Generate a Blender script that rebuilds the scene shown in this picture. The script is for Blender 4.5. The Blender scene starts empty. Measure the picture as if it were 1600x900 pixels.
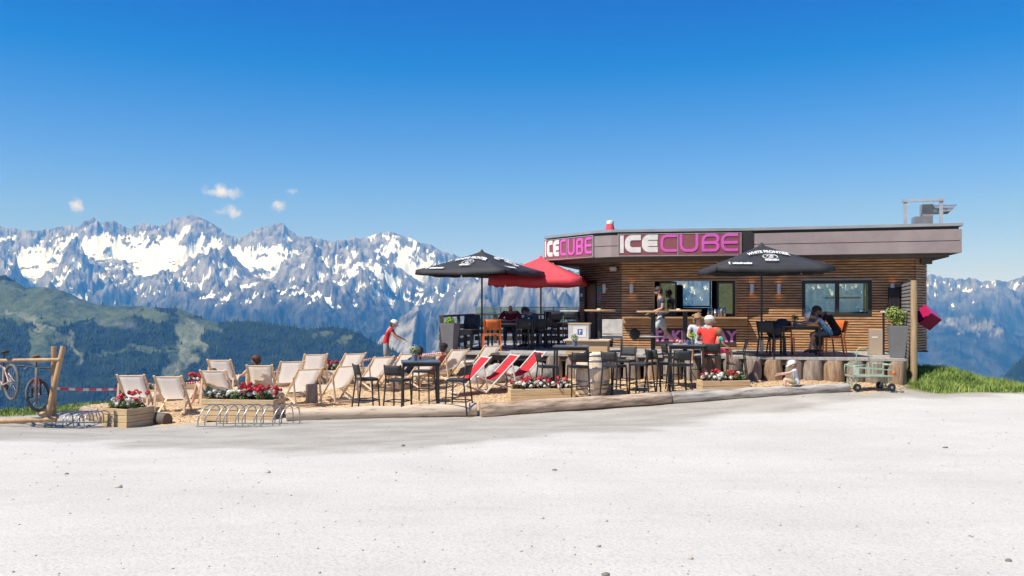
import bpy, bmesh, math, random
import numpy as np
from mathutils import Vector, Matrix, Euler
R = math.radians
random.seed(7)
SC = bpy.context.scene
COL = SC.collection
# ---------------------------------------------------------------- camera, world, sun, exposure
F = 1333.0                                   # focal length in pixels of the 1600 wide photograph
cam_d = bpy.data.cameras.new('camera'); cam_d.lens = 36 * F / 1600; cam_d.sensor_width = 36
cam_d.shift_y = 28 / 1600; cam_d.clip_start = 0.05; cam_d.clip_end = 90000
cam = bpy.data.objects.new('camera', cam_d); COL.objects.link(cam)
cam.location = (0, 0, 2); cam.rotation_euler = (R(90), 0, 0)
SC.camera = cam
SUN_EL = 56.0; SUN_AZ = 238.0
w = bpy.data.worlds.new('World'); SC.world = w; w.use_nodes = True
nt = w.node_tree; nt.nodes.clear()
N = nt.nodes.new; L = nt.links.new
wo = N('ShaderNodeOutputWorld'); bg = N('ShaderNodeBackground'); sky = N('ShaderNodeTexSky')
sky.sky_type = 'NISHITA'; sky.sun_disc = False; sky.sun_elevation = R(SUN_EL); sky.sun_rotation = R(SUN_AZ)
sky.altitude = 2200; sky.air_density = 1.25; sky.dust_density = 0.15; sky.ozone_density = 3.5
bg.inputs['Strength'].default_value = 0.10
hsv = N('ShaderNodeHueSaturation'); hsv.inputs['Saturation'].default_value = 1.0
L(sky.outputs[0], hsv.inputs['Color'])
# small fair-weather clouds, placed by direction in the sky
tc = N('ShaderNodeTexCoord')
sep = N('ShaderNodeSeparateXYZ'); L(tc.outputs['Generated'], sep.inputs[0])
tint = N('ShaderNodeValToRGB'); L(sep.outputs[2], tint.inputs[0])     # cleaner, bluer alpine air than the sky model's
TINT = [(0.0, (0.57, 0.674, 1.439)), (0.06, (0.57, 0.674, 1.439)), (0.11, (0.499, 0.613, 1.283)), (0.187, (0.293, 0.523, 1.064)), (0.27, (0.02, 0.418, 0.957)), (0.335, (0.02, 0.299, 0.919)), (0.5, (0.3, 0.62, 1.05)), (1.0, (0.7, 0.85, 1.05))]
for i, (p_, c_) in enumerate(TINT):
    e_ = tint.color_ramp.elements[i] if i < 2 else tint.color_ramp.elements.new(p_)
    e_.position = p_
for e_, (p_, c_) in zip(tint.color_ramp.elements, TINT): e_.position = p_; e_.color = (*[v/3 for v in c_], 1)
tm = N('ShaderNodeVectorMath'); tm.operation = 'MULTIPLY'; L(hsv.outputs[0], tm.inputs[0]); L(tint.outputs[0], tm.inputs[1])
tm3 = N('ShaderNodeVectorMath'); tm3.operation = 'SCALE'; L(tm.outputs[0], tm3.inputs[0]); tm3.inputs[3].default_value = 3
cur = tm3.outputs[0]
nz = N('ShaderNodeTexNoise'); nz.inputs['Scale'].default_value = 60; nz.inputs['Detail'].default_value = 8; nz.inputs['Roughness'].default_value = .62
L(tc.outputs['Generated'], nz.inputs['Vector'])
acc = None
for (px, py, rx, ry, a) in [(121,321,11,12,1.),(343,299,30,11,.95),(352,332,32,13,.85),(433,321,13,14,.8),(452,300,14,7,.5),(28,336,9,5,.35)]:
    d = Vector(((px-800)/F, 1, (478-py)/F)).normalized()
    sub = N('ShaderNodeVectorMath'); sub.operation = 'SUBTRACT'; L(tc.outputs['Generated'], sub.inputs[0]); sub.inputs[1].default_value = d
    sc_ = N('ShaderNodeVectorMath'); sc_.operation = 'MULTIPLY'; L(sub.outputs[0], sc_.inputs[0]); sc_.inputs[1].default_value = (F/rx, F/rx, F/ry)
    ln = N('ShaderNodeVectorMath'); ln.operation = 'LENGTH'; L(sc_.outputs[0], ln.inputs[0])
    mr = N('ShaderNodeMapRange'); mr.inputs[1].default_value = 0; mr.inputs[2].default_value = 1.5; mr.inputs[3].default_value = a; mr.inputs[4].default_value = 0
    L(ln.outputs['Value'], mr.inputs[0])
    if acc is None: acc = mr.outputs[0]
    else:
        mx = N('ShaderNodeMath'); mx.operation = 'MAXIMUM'; L(acc, mx.inputs[0]); L(mr.outputs[0], mx.inputs[1]); acc = mx.outputs[0]
ad = N('ShaderNodeMath'); ad.operation = 'MULTIPLY_ADD'; L(nz.outputs[0], ad.inputs[0]); ad.inputs[1].default_value = 2.2; ad.inputs[2].default_value = -1.50
ad2 = N('ShaderNodeMath'); ad2.operation = 'ADD'; L(ad.outputs[0], ad2.inputs[0]); L(acc, ad2.inputs[1])
m2 = N('ShaderNodeMapRange'); m2.inputs[1].default_value = 0.0; m2.inputs[2].default_value = .7; m2.inputs[3].default_value = 0; m2.inputs[4].default_value = .85; L(ad2.outputs[0], m2.inputs[0])
gate = N('ShaderNodeMath'); gate.operation = 'GREATER_THAN'; L(acc, gate.inputs[0]); gate.inputs[1].default_value = .001
m3 = N('ShaderNodeMath'); m3.operation = 'MULTIPLY'; L(m2.outputs[0], m3.inputs[0]); L(gate.outputs[0], m3.inputs[1])
mix = N('ShaderNodeMix'); mix.data_type = 'RGBA'; L(m3.outputs[0], mix.inputs[0]); L(cur, mix.inputs[6]); mix.inputs[7].default_value = (7.5, 7.6, 7.9, 1)
L(mix.outputs[2], bg.inputs['Color']); L(bg.outputs[0], wo.inputs['Surface'])
sun_d = bpy.data.lights.new('sun', 'SUN'); sun_d.energy = 4.2; sun_d.angle = R(0.5); sun_d.color = (1, .98, .955)
sun = bpy.data.objects.new('sun', sun_d); COL.objects.link(sun)
sd = Vector((math.sin(R(SUN_AZ))*math.cos(R(SUN_EL)), math.cos(R(SUN_AZ))*math.cos(R(SUN_EL)), math.sin(R(SUN_EL))))
sun.rotation_euler = sd.to_track_quat('Z', 'Y').to_euler(); sun.location = (-20, -10, 40)
vs = SC.view_settings; vs.view_transform = 'Standard'; vs.look = 'None'; vs.exposure = 0.6; vs.gamma = 1; vs.use_curve_mapping = False
cy = SC.cycles; cy.use_denoising = True; cy.max_bounces = 8; cy.diffuse_bounces = 3; cy.glossy_bounces = 3; cy.transmission_bounces = 6; cy.transparent_max_bounces = 12; cy.volume_bounces = 0
cy.caustics_reflective = False; cy.caustics_refractive = False; cy.sample_clamp_indirect = 4

def P(px, py, Y):                            # a point of the place from its bearing and its distance
    return Vector(((px-800)*Y/F, Y, 2+(478-py)*Y/F))
def XY(px, Y): return ((px-800)*Y/F, Y)
# ---------------------------------------------------------------- numpy noise
_perm = np.random.RandomState(5).permutation(512)
def _grad(ix, iy, x, y):
    h = _perm[(_perm[ix & 511] + iy) & 511] * (2*np.pi/512) * 7.13
    return np.cos(h)*x + np.sin(h)*y
def pn(x, y):
    ix = np.floor(x).astype(np.int64); iy = np.floor(y).astype(np.int64); fx = x-ix; fy = y-iy
    u = fx*fx*fx*(fx*(fx*6-15)+10); v = fy*fy*fy*(fy*(fy*6-15)+10)
    a = _grad(ix, iy, fx, fy); b = _grad(ix+1, iy, fx-1, fy); c = _grad(ix, iy+1, fx, fy-1); d = _grad(ix+1, iy+1, fx-1, fy-1)
    return (a+(b-a)*u + ((c+(d-c)*u)-(a+(b-a)*u))*v)*1.5
def fbm(x, y, o=5, g=.5):
    s = 0; a = 1; t = 0
    for i in range(o): s = s+a*pn(x*2**i+i*17.3, y*2**i-i*9.1); t += a; a *= g
    return s/t
def ridged(x, y, o=6, g=.5):
    s = 0; a = 1; t = 0; wt = 1
    for i in range(o):
        n = (1-np.abs(pn(x*2**i+i*31.7, y*2**i+i*11.9)))**2
        s = s+a*n*wt; wt = np.clip(n*1.4, 0, 1); t += a; a *= g
    return s/t
def sstep(a, b, x):
    t = np.clip((x-a)/(b-a), 0, 1); return t*t*(3-2*t)
# ---------------------------------------------------------------- materials
MATS = {}
def mat(name, c1, c2=None, scale=6, rough=.7, metal=0, bump=0, bscale=40, stretch=(1,1,1), detail=4, attr=None, spec=.5, alpha=1, trans=0, lo=.35, hi=.65, sheen=0, emis=None, c3=None):
    if name in MATS: return MATS[name]
    m = bpy.data.materials.new(name); m.use_nodes = True; t = m.node_tree; b = t.nodes['Principled BSDF']
    b.inputs['Roughness'].default_value = rough; b.inputs['Metallic'].default_value = metal; b.inputs['Specular IOR Level'].default_value = spec
    b.inputs['Base Color'].default_value = (*c1, 1)
    if trans: b.inputs['Transmission Weight'].default_value = trans
    if alpha < 1: b.inputs['Alpha'].default_value = alpha
    if emis: b.inputs['Emission Color'].default_value = (*emis[0], 1); b.inputs['Emission Strength'].default_value = emis[1]
    tc = t.nodes.new('ShaderNodeTexCoord'); mp = t.nodes.new('ShaderNodeMapping'); mp.inputs['Scale'].default_value = stretch
    t.links.new(tc.outputs['Object'], mp.inputs[0])
    if c2 is None: c2 = tuple(v*.82 for v in c1)
    n = t.nodes.new('ShaderNodeTexNoise'); n.inputs['Scale'].default_value = scale; n.inputs['Detail'].default_value = detail; n.inputs['Roughness'].default_value = .65
    t.links.new(mp.outputs[0], n.inputs['Vector'])
    cr = t.nodes.new('ShaderNodeValToRGB'); cr.color_ramp.elements[0].position = lo; cr.color_ramp.elements[1].position = hi
    cr.color_ramp.elements[0].color = (*c2, 1); cr.color_ramp.elements[1].color = (*c1, 1)
    if c3: e = cr.color_ramp.elements.new((lo+hi)/2); e.color = (*c3, 1)
    t.links.new(n.outputs[0], cr.inputs[0]); t.links.new(cr.outputs[0], b.inputs['Base Color'])
    if bump:
        n2 = t.nodes.new('ShaderNodeTexNoise'); n2.inputs['Scale'].default_value = bscale; n2.inputs['Detail'].default_value = 3
        t.links.new(mp.outputs[0], n2.inputs['Vector'])
        bp = t.nodes.new('ShaderNodeBump'); bp.inputs['Strength'].default_value = bump; bp.inputs['Distance'].default_value = .02
        t.links.new(n2.outputs[0], bp.inputs['Height']); t.links.new(bp.outputs[0], b.inputs['Normal'])
    MATS[name] = m; return m
def mesh_np(name, V, Fq, m, parent=None, smooth=True, attrs=None, mi=None):
    me = bpy.data.meshes.new(name); k = Fq.shape[1]
    me.vertices.add(len(V)); me.vertices.foreach_set('co', np.ascontiguousarray(V, dtype=np.float32).ravel())
    me.loops.add(Fq.size); me.loops.foreach_set('vertex_index', Fq.astype(np.int32).ravel())
    me.polygons.add(len(Fq)); me.polygons.foreach_set('loop_start', np.arange(0, Fq.size, k, dtype=np.int32))
    if smooth: me.polygons.foreach_set('use_smooth', np.ones(len(Fq), dtype=bool))
    me.update(calc_edges=True)
    for an, av in (attrs or {}).items():
        a = me.attributes.new(an, 'FLOAT', 'POINT'); a.data.foreach_set('value', av.astype(np.float32).ravel())
    for q in (m if isinstance(m, (list, tuple)) else [m]): me.materials.append(q)
    if mi is not None: me.polygons.foreach_set('material_index', mi.astype(np.int32))
    o = bpy.data.objects.new(name, me); COL.objects.link(o)
    if parent: o.parent = parent
    return o
def grid_faces(nr, nc):
    i = np.arange(nr*nc).reshape(nr, nc)
    return np.stack([i[:-1,:-1], i[:-1,1:], i[1:,1:], i[1:,:-1]], -1).reshape(-1, 4)
class MB:
    """collects shapes; build() links them as ONE mesh object"""
    def __init__(s): s.v = []; s.f = []; s.sm = []; s.mi = []; s.k = 0
    def add(s, vs, fs, smooth=False):
        n = len(s.v); s.v += [Vector(q) for q in vs]; s.f += [[a+n for a in q] for q in fs]; s.sm += [smooth]*len(fs); s.mi += [s.k]*len(fs); return s
    def box(s, c, d, rot=None, taper=1.0):
        x, y, z = d[0]/2, d[1]/2, d[2]/2; vs = []
        for sz in (-1, 1):
            t = taper if sz < 0 else 1
            for a, b in ((-1,-1),(1,-1),(1,1),(-1,1)): vs.append(Vector((a*x*t, b*y*t, sz*z)))
        if rot is not None:
            M = Euler(rot).to_matrix() if not isinstance(rot, Matrix) else rot
            vs = [M @ q for q in vs]
        c = Vector(c); return s.add([q+c for q in vs], [[3,2,1,0],[4,5,6,7],[0,1,5,4],[1,2,6,5],[2,3,7,6],[3,0,4,7]])
    def span(s, x0, x1, y0, y1, z0, z1): return s.box(((x0+x1)/2, (y0+y1)/2, (z0+z1)/2), (abs(x1-x0), abs(y1-y0), abs(z1-z0)))
    def cyl(s, p0, p1, r0, r1=None, n=10, caps=True, flat=1.0, up=None):
        r1 = r0 if r1 is None else r1; p0 = Vector(p0); p1 = Vector(p1); d = (p1-p0).normalized()
        a = d.cross(Vector(up) if up else (Vector((0,0,1)) if abs(d.z) < .9 else Vector((0,1,0)))).normalized(); b = d.cross(a)
        vs = []
        for p, r in ((p0,r0),(p1,r1)):
            for i in range(n): t = 2*math.pi*i/n; vs.append(p+a*r*math.cos(t)+b*r*flat*math.sin(t))
        fs = [[i,(i+1)%n,n+(i+1)%n,n+i] for i in range(n)]
        s.add(vs, fs, True)
        if caps and r0 > 0: s.add(vs[:n], [list(range(n))[::-1]])
        if caps and r1 > 0: s.add(vs[n:], [list(range(n))])
        return s
    def bar(s, p0, p1, w, h=None, up=(0,0,1)):
        h = w if h is None else h; p0 = Vector(p0); p1 = Vector(p1); d = (p1-p0); ln = d.length; d.normalize()
        u = Vector(up)
        if abs(d.dot(u)) > .95: u = Vector((0,1,0))
        a = d.cross(u).normalized(); b = a.cross(d)
        M = Matrix((a, d, b)).transposed(); return s.box((p0+p1)/2, (w, ln, h), M)
    def tube(s, pts, r, n=8, closed=False):
        pts = [Vector(q) for q in pts]; m = len(pts); vs = []; prev = None
        for i, p in enumerate(pts):
            if closed: d = (pts[(i+1)%m]-pts[i-1]).normalized()
            else: d = (pts[min(i+1,m-1)]-pts[max(i-1,0)]).normalized()
            a = prev if prev is not None else d.orthogonal()
            a = (a-d*a.dot(d)).normalized(); prev = a; b = d.cross(a); rr = r[i] if isinstance(r, (list,tuple)) else r
            for k in range(n): t = 2*math.pi*k/n; vs.append(p+a*rr*math.cos(t)+b*rr*math.sin(t))
        fs = []
        for i in range(m if closed else m-1):
            j = (i+1) % m
            for k in range(n): fs.append([i*n+k, i*n+(k+1)%n, j*n+(k+1)%n, j*n+k])
        if not closed: fs.append(list(range(n))[::-1]); fs.append([(m-1)*n+k for k in range(n)])
        return s.add(vs, fs, True)
    def lathe(s, prof, c=(0,0,0), n=20, axis=None, wob=0):
        vs = []; c = Vector(c); q = Vector((0,0,1)).rotation_difference(Vector(axis)) if axis else None
        for r, z in prof:
            for i in range(n):
                t = 2*math.pi*i/n; rr = r*(1+wob*math.sin(3*t+z*5)); p = Vector((rr*math.cos(t), rr*math.sin(t), z)); vs.append(c+(q @ p if q else p))
        fs = []
        for k in range(len(prof)-1):
            for i in range(n): fs.append([k*n+i, k*n+(i+1)%n, (k+1)*n+(i+1)%n, (k+1)*n+i])
        s.add(vs, fs, True)
        if prof[0][0] > 0: s.add(vs[:n], [list(range(n))[::-1]])
        if prof[-1][0] > 0: s.add(vs[-n:], [list(range(n))])
        return s
    def ball(s, c, r, n=10, m=7, rot=None):
        r = (r,r,r) if not isinstance(r, (tuple,list)) else r; c = Vector(c); vs = [Vector((0,0,-r[2]))]
        for k in range(1, m):
            ph = -math.pi/2+math.pi*k/m
            for i in range(n): t = 2*math.pi*i/n; vs.append(Vector((r[0]*math.cos(ph)*math.cos(t), r[1]*math.cos(ph)*math.sin(t), r[2]*math.sin(ph))))
        vs.append(Vector((0,0,r[2]))); T = len(vs)-1
        fs = [[0, 1+(i+1)%n, 1+i] for i in range(n)]
        for k in range(m-2):
            for i in range(n): a = 1+k*n; fs.append([a+i, a+(i+1)%n, a+n+(i+1)%n, a+n+i])
        a = 1+(m-2)*n; fs += [[a+i, a+(i+1)%n, T] for i in range(n)]
        if rot is not None: M = Euler(rot).to_matrix(); vs = [M @ q for q in vs]
        return s.add([q+c for q in vs], fs, True)
    def prism(s, poly, y0, y1):                # outline in x,z extruded along y
        n = len(poly); vs = [(x,y0,z) for x,z in poly]+[(x,y1,z) for x,z in poly]
        return s.add(vs, [list(range(n)), [n+i for i in range(n)][::-1]]+[[i,n+i,n+(i+1)%n,(i+1)%n][::-1] for i in range(n)])
    def sheet(s, pts, t=.004, smooth=False):     # rows of points -> thin double-sided cloth
        nr = len(pts); nc = len(pts[0]); vs = [Vector(q) for row in pts for q in row]
        f = [[i*nc+j, i*nc+j+1, (i+1)*nc+j+1, (i+1)*nc+j] for i in range(nr-1) for j in range(nc-1)]
        return s.add(vs, f, smooth)
    def build(s, name, m, parent=None, bevel=0, solid=0, autosmooth=False):
        me = bpy.data.meshes.new(name); me.from_pydata([tuple(q) for q in s.v], [], s.f); me.update()
        me.polygons.foreach_set('use_smooth', s.sm); me.polygons.foreach_set('material_index', s.mi)
        for q in (m if isinstance(m, (list,tuple)) else [m]): me.materials.append(q)
        if s.sm and not all(s.sm):
            pass
        o = bpy.data.objects.new(name, me); COL.objects.link(o)
        if parent: o.parent = parent
        if solid: d = o.modifiers.new('solid', 'SOLIDIFY'); d.thickness = solid; d.offset = 0
        if bevel: d = o.modifiers.new('bevel', 'BEVEL'); d.width = bevel; d.segments = 2; d.limit_method = 'ANGLE'; d.angle_limit = R(50)
        return o
def tag(o, label=None, cat=None, group=None, kind=None):
    if label: o['label'] = label
    if cat: o['category'] = cat
    if group: o['group'] = group
    if kind: o['kind'] = kind
    return o
def thing(name, label, cat, loc=(0,0,0), rz=0, group=None):
    o = bpy.data.objects.new(name, None); COL.objects.link(o); o.location = loc; o.rotation_euler = (0,0,rz); o.empty_display_size = .2
    return tag(o, label, cat, group)
def copy_tree(o, parent=None):
    c = o.copy(); COL.objects.link(c); c.parent = parent
    if parent: c.matrix_parent_inverse = o.matrix_parent_inverse.copy()
    for ch in KIDS.get(o.name, list(o.children)): copy_tree(ch, c)
    return c
KIDS = {}
class Proto:
    """first place() moves the source itself, later ones copy it with its parts"""
    def __init__(s, root): s.r = root; s.used = False; s.tree = s.grab(root)
    def grab(s, o): return (o, [s.grab(c) for c in o.children])
    def cp(s, t, parent):
        c = t[0].copy(); COL.objects.link(c); c.parent = parent
        for q in t[1]: s.cp(q, c)
        return c
    def place(s, loc, rz, label, group=None, scale=None):
        o = s.r if not s.used else s.cp(s.tree, None); s.used = True
        o.location = loc; o.rotation_euler = (0,0,rz); o['label'] = label
        if group: o['group'] = group
        if scale: o.scale = scale if isinstance(scale, (tuple,list)) else (scale,)*3
        return o
# ---------------------------------------------------------------- far mountains, green ridge, valley: one real height field
def PXu(px): return (np.asarray(px, float)-800)/F
def interp(pts, u):
    p = np.array(pts, float); return np.interp(u, PXu(p[:,0]), p[:,1])
OUT1 = [(-200,352),(-120,345),(-60,356),(0,353),(15,356),(35,360),(52,361),(80,357),(100,352),(107,351),(120,355),(133,346),(143,338),(148,338),(156,346),(165,345),(180,344),(190,350),(205,358),(215,350),(230,349),(250,352),(262,350),(272,340),(285,338),(301,336),(320,342),(335,350),(350,362),(372,374),(385,366),(400,358),(420,354),(430,349),(440,348),(450,356),(462,367),(490,370),(515,376),(530,376),(550,371),(565,372),(580,368),(595,363),(608,361),(620,365),(635,370),(655,378),(680,385),(695,394),(720,402),(760,408),(800,410),(850,418),(905,424),(1000,430),(1100,428),(1200,432),(1300,428),(1400,432),(1440,432),(1455,428),(1475,434),(1500,437),(1515,434),(1530,438),(1550,440),(1557,436),(1575,440),(1590,436),(1600,431),(1680,425),(1800,440)]
OUT2 = [(-200,400),(0,392),(12,391),(25,400),(30,418),(50,438),(75,420),(95,395),(115,380),(130,388),(140,402),(155,409),(170,425),(182,420),(195,430),(205,440),(218,452),(237,431),(262,445),(270,430),(280,412),(300,396),(320,390),(340,393),(352,384),(365,398),(380,410),(400,425),(420,432),(440,410),(460,396),(480,388),(500,384),(520,379),(545,376),(560,374),(580,380),(600,392),(620,410),(640,425),(660,440),(700,428),(760,420),(905,425),(1100,440),(1400,455),(1600,450),(1800,450)]
OUTG = [(-400,445),(-200,440),(0,431),(8,429),(25,440),(40,449),(70,447),(100,455),(125,466),(150,475),(165,477),(200,478),(240,480),(280,482),(300,490),(320,498),(340,504),(360,502),(400,502),(430,507),(460,510),(480,515),(500,512),(520,510),(545,514),(560,520),(590,537),(620,550),(650,566),(700,600),(760,640),(820,690),(1300,900),(1420,760),(1480,700),(1540,622),(1555,602),(1575,580),(1600,556),(1640,530),(1720,500),(1800,480)]
NC, NR = 1500, 560
u1 = np.linspace(-.82, .82, NC)
Y1 = np.concatenate([np.geomspace(900, 3200, 60)[:-1], np.linspace(3200, 5200, 170)[:-1], np.geomspace(5200, 18500, NR-228)])
U, YY = np.meshgrid(u1, Y1); X = U*YY; NRr = len(Y1)
warp = fbm(X/2600, YY/2600, 4)*900
spur = ridged((X+warp)/1000, (YY+warp*.5)/2100+3.3, 8, .6)       # ribs that run down the slopes
spur2 = ridged((X-warp*.6)/430+9, (YY+warp*.3)/640, 6, .62)
rough = fbm(X/260, YY/260, 4)
def gsm(a, sg):
    kx = np.arange(-int(3*sg), int(3*sg)+1); kk = np.exp(-.5*(kx/sg)**2); kk /= kk.sum()
    return np.convolve(np.pad(a, len(kx)//2, mode='edge'), kk, 'valid')
def crest(out, D, d, near=900., sg=45):
    a = interp(out, u1); b1 = gsm(a, sg/3); b2 = gsm(a, sg); d = np.abs(d)
    t1 = sstep(0, near*.35, d); t2 = sstep(near*.3, near, d)
    return 2+(478-((a[None,:]*(1-t1)+b1[None,:]*t1)*(1-t2)+b2[None,:]*t2))*D/F
def tent(out, D, sf, sb, amp=0, pw=1.0):
    d = D-YY
    c = crest(out, D, d, 1800, 40)
    return c-np.where(d > 0, sf*np.abs(d)**pw, sb*np.abs(d))
D1 = 15500+700*fbm(u1*4, u1*0+2.2, 2)[None,:]*np.ones_like(U)
D2 = 13000+600*fbm(u1*5, u1*0+7.2, 2)[None,:]*np.ones_like(U)
def tent2(out, D, s0, d0, s1, sb, sg=40):
    d = D-YY; dp = np.maximum(d, 0)
    return crest(out, D, d, 1800, sg)-s0*np.minimum(dp, d0)-s1*np.maximum(dp-d0, 0)-sb*np.maximum(-d, 0)
h1 = tent2(OUT1, D1, .85, 800, .24, .6); h2 = tent2(OUT2, D2, .80, 1300, .42, 1.1, 22)
BM = sstep(-50, 250, YY-D2)*(1-sstep(-900, -500, YY-D1))
low = -1050+80*fbm(X/3000, YY/3000, 3)
# foothill shoulders of the far massif: long slope down to the valley
h3 = 2+(478-interp([(-200,470),(0,470),(200,480),(300,470),(340,452),(400,440),(470,440),(520,455),(600,470),(650,500),(690,462),(740,440),(800,436),(905,432),(1100,470),(1440,520),(1500,498),(1560,505),(1600,520),(1800,500)], U))*10500/F-np.where(10500-YY > 0, .5*(10500-YY), .3*(YY-10500))
def smax(a, b, k): return np.maximum(a, b)+k*np.exp(-np.abs(a-b)/k)*.4
far = smax(smax(h1, h2, 90), h3, 90)
# pointed rock with one lit and one shaded face
xp, yp = PXu(655)*8800, 8800.; zp = 2+(478-470)*8800/F
pyr = zp-np.where(X < xp, .95*(xp-X), 2.6*(X-xp))-np.where(YY < yp, .62*(yp-YY), 1.0*(YY-yp))
xw = PXu(790)*8600
wall = 2+(478-interp([(500,700),(655,560),(672,500),(700,470),(740,440),(800,432),(905,430),(1000,440),(1100,600),(1200,800)], U))*8600/F-np.where(8600-YY > 0, 1.0*(8600-YY), .5*(YY-8600))
def up(z, Y): return 478-(z-2)*F/Y
PXI = 800+U*F
# snowfields, as ellipses in bearing and height
SNOW = [(52,412,24,26,0),(30,372,30,10,0),(150,382,22,14,-.5),(120,365,22,14,0),(95,375,16,18,-.6),(190,380,40,20,.5),(245,415,40,24,-.4),(262,392,34,22,-.3),(205,398,30,14,.5),(225,372,30,20,0),(305,352,36,22,.3),(330,372,40,14,.6),(352,400,24,14,.4),(120,430,18,12,.7),(380,388,16,24,.3),(372,420,30,18,-.3),(425,372,20,16,0),(460,380,44,13,-.2),(430,395,34,14,-.5),(405,440,40,10,-.3),(620,380,50,16,.25),(660,388,30,13,.4),(585,372,18,6,0),(600,425,14,36,-.5),(560,405,8,28,-.4),(640,430,22,34,-.4),(670,418,20,12,0),(575,445,60,8,.6),(710,425,40,8,0),(500,470,60,6,.5),(545,495,40,5,.3),(1460,440,16,10,.5),(1480,452,10,18,-.3),(1545,455,34,16,-.2),(1580,452,28,10,-.3),(1525,480,4,40,-.8),(1490,490,8,20,.2),(1470,472,14,6,0),(1505,470,5,22,.3)]
def snow_boost(z):
    py = up(z, YY); b = np.zeros_like(z)
    wx = 14*fbm(PXI/18, py/18, 4); wy = 10*fbm(PXI/16+50, py/16, 4)
    for cx, cy_, rx, ry, a in SNOW:
        dx = PXI+wx-cx; dy = py+wy-cy_; ca, sa = math.cos(a), math.sin(a)
        q = ((dx*ca+dy*sa)/rx)**2+((-dx*sa+dy*ca)/ry)**2
        b = np.maximum(b, 1-sstep(.55, 1.25, q))
    return b*(YY > 9000)
SB = snow_boost(far)
ampm = np.clip((YY-9000)/3000, .6, 1.0)
spur3 = ridged(X/150+5, YY/210, 5, .6)
spur0 = ridged((X+.55*YY+warp*.4)/1700+1.7, (YY-.3*X)/2600+.6, 3, .5)
flank = sstep(8800, 10000, YY)*(1-sstep(12300, 13300, YY-D2+13000))*(U < .12)
det = (spur0-.5)*620*flank+((spur-.55)*430+(spur2-.5)*260)*(1-.45*BM)+((spur3-.5)*120+rough*40)*(1-.2*BM)
smoothf = 1-.62*SB
lowk = np.clip((far+1100)/900, .3, 1)
far = far+det*ampm*smoothf*lowk*.9
right = sstep(.42, .5, U)
wallz = wall+(spur2-.5)*260+(ridged(X/200, YY/900, 5)-.5)*170+rough*30
pyrz = pyr+(ridged(X/260, YY/600+4, 4)-.5)*110+(ridged(X/70, YY/160+4, 4)-.5)*40
near = np.maximum(wallz, pyrz)
far = np.maximum(far, near)-400*0
# crest fitted to the outline of the range
fine = ((ridged(u1*70, u1*0+.4, 6, .7)-.5)*9.0+(ridged(u1*400, u1*0+2.4, 3, .7)-.5)*2.5)*(1-.75*np.exp(-((u1-PXu(625))/.045)**2)-.6*np.exp(-((u1-PXu(318))/.02)**2))
for it in range(4):
    e = up(far, YY); sel = (YY > 11500)
    cur_ = np.where(sel, e, 1e9).min(0); k = np.where(sel, e, 1e9).argmin(0)
    dpy = cur_-(interp(OUT1, u1)-fine*.7)          # positive: crest too low
    Yk = Y1[k]; dz = dpy*Yk/F
    lo_ = gsm(dz, 14)
    hi_ = dz-lo_
    wgt = np.exp(-((YY-gsm(Yk.astype(float), 10)[None,:])/1300)**2)
    far = far+lo_[None,:]*wgt+hi_[None,:]*np.exp(-((YY-Yk[None,:])/130)**2)
    e = up(far, YY); lim = interp(OUT1, u1)-fine*.7-.5
    far = np.where((e < lim[None,:])&(YY > 10000), 2+(478-lim[None,:]-(lim[None,:]-e)*.0)*YY/F, far)
# green ridge in front
Dg = 4300+150*fbm(u1*6, u1*0+4, 2)[None,:]*np.ones_like(U)
dg = Dg-YY; cg = crest(OUTG, Dg, dg, 500, 60)
gr = cg-np.where(dg > 0, .42*dg+.00005*dg**2, .5*np.abs(dg))
gm = fbm(X/700, YY/500, 5)
gr = gr+np.where(dg > 0, sstep(0, 300, dg), sstep(0, 60, -dg)*.3)*(gm*70+(ridged(X/330+3, YY/600, 4)-.5)*45)+fbm(X/90, YY/90, 3)*5
crag = sstep(.25, .6, fbm(X/260+11, YY/200, 3))*sstep(500, 60, np.abs(dg))*np.exp(-((PXI-150)/60)**2)
gr = gr+crag*(ridged(X/60, YY/60, 3)-.4)*40
H = np.maximum(np.maximum(far, low), gr)
isg = (gr >= np.maximum(far, low)-1).astype(float)
PYI = up(H, YY)
gx = np.gradient(H, axis=1)/np.gradient(X, axis=1); gy = np.gradient(H, axis=0)/np.gradient(YY, axis=0)
slope = np.sqrt(gx**2+(gy-gx*U)**2)
lap = np.gradient(np.gradient(H, axis=1), axis=1)
fn = fbm(X/180, YY/180, 5)
def bl(a, k):
    for ax in (0, 1):
        c = np.cumsum(np.pad(a, [(k+1,k) if i == ax else (0,0) for i in (0,1)], mode='edge'), ax)
        a = (np.take(c, np.arange(2*k+1, c.shape[ax]), ax)-np.take(c, np.arange(0, c.shape[ax]-2*k-1), ax))/(2*k+1)
    return a
cav = (bl(H, 4)-H)/25+(bl(H, 12)-H)/110           # positive in gullies and bowls
SB2 = snow_boost(H)
lefts = (PXI < 720)
elev = sstep(500, 1300, H+fn*300)*lefts*.55+sstep(700,1100,H+fn*300)*(1-lefts)*.25
hi_r = np.where(lefts, sstep(-150, 900, H+fn*250), sstep(150, 420, H+fn*200))
snow = SB2*(.66+.30*(PXI > 520))+BM*(.18*hi_r+.02)+ridged(X/330+8, YY/420, 4)*-.30+.14+hi_r*.46+np.clip(cav, -.9, .9)*.95-sstep(.8, 1.7, slope)*.55+fn*.55-.04
snow = sstep(.28, .72, snow)*(1-isg)*(YY > 9800)*sstep(-150, 150, H)
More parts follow.
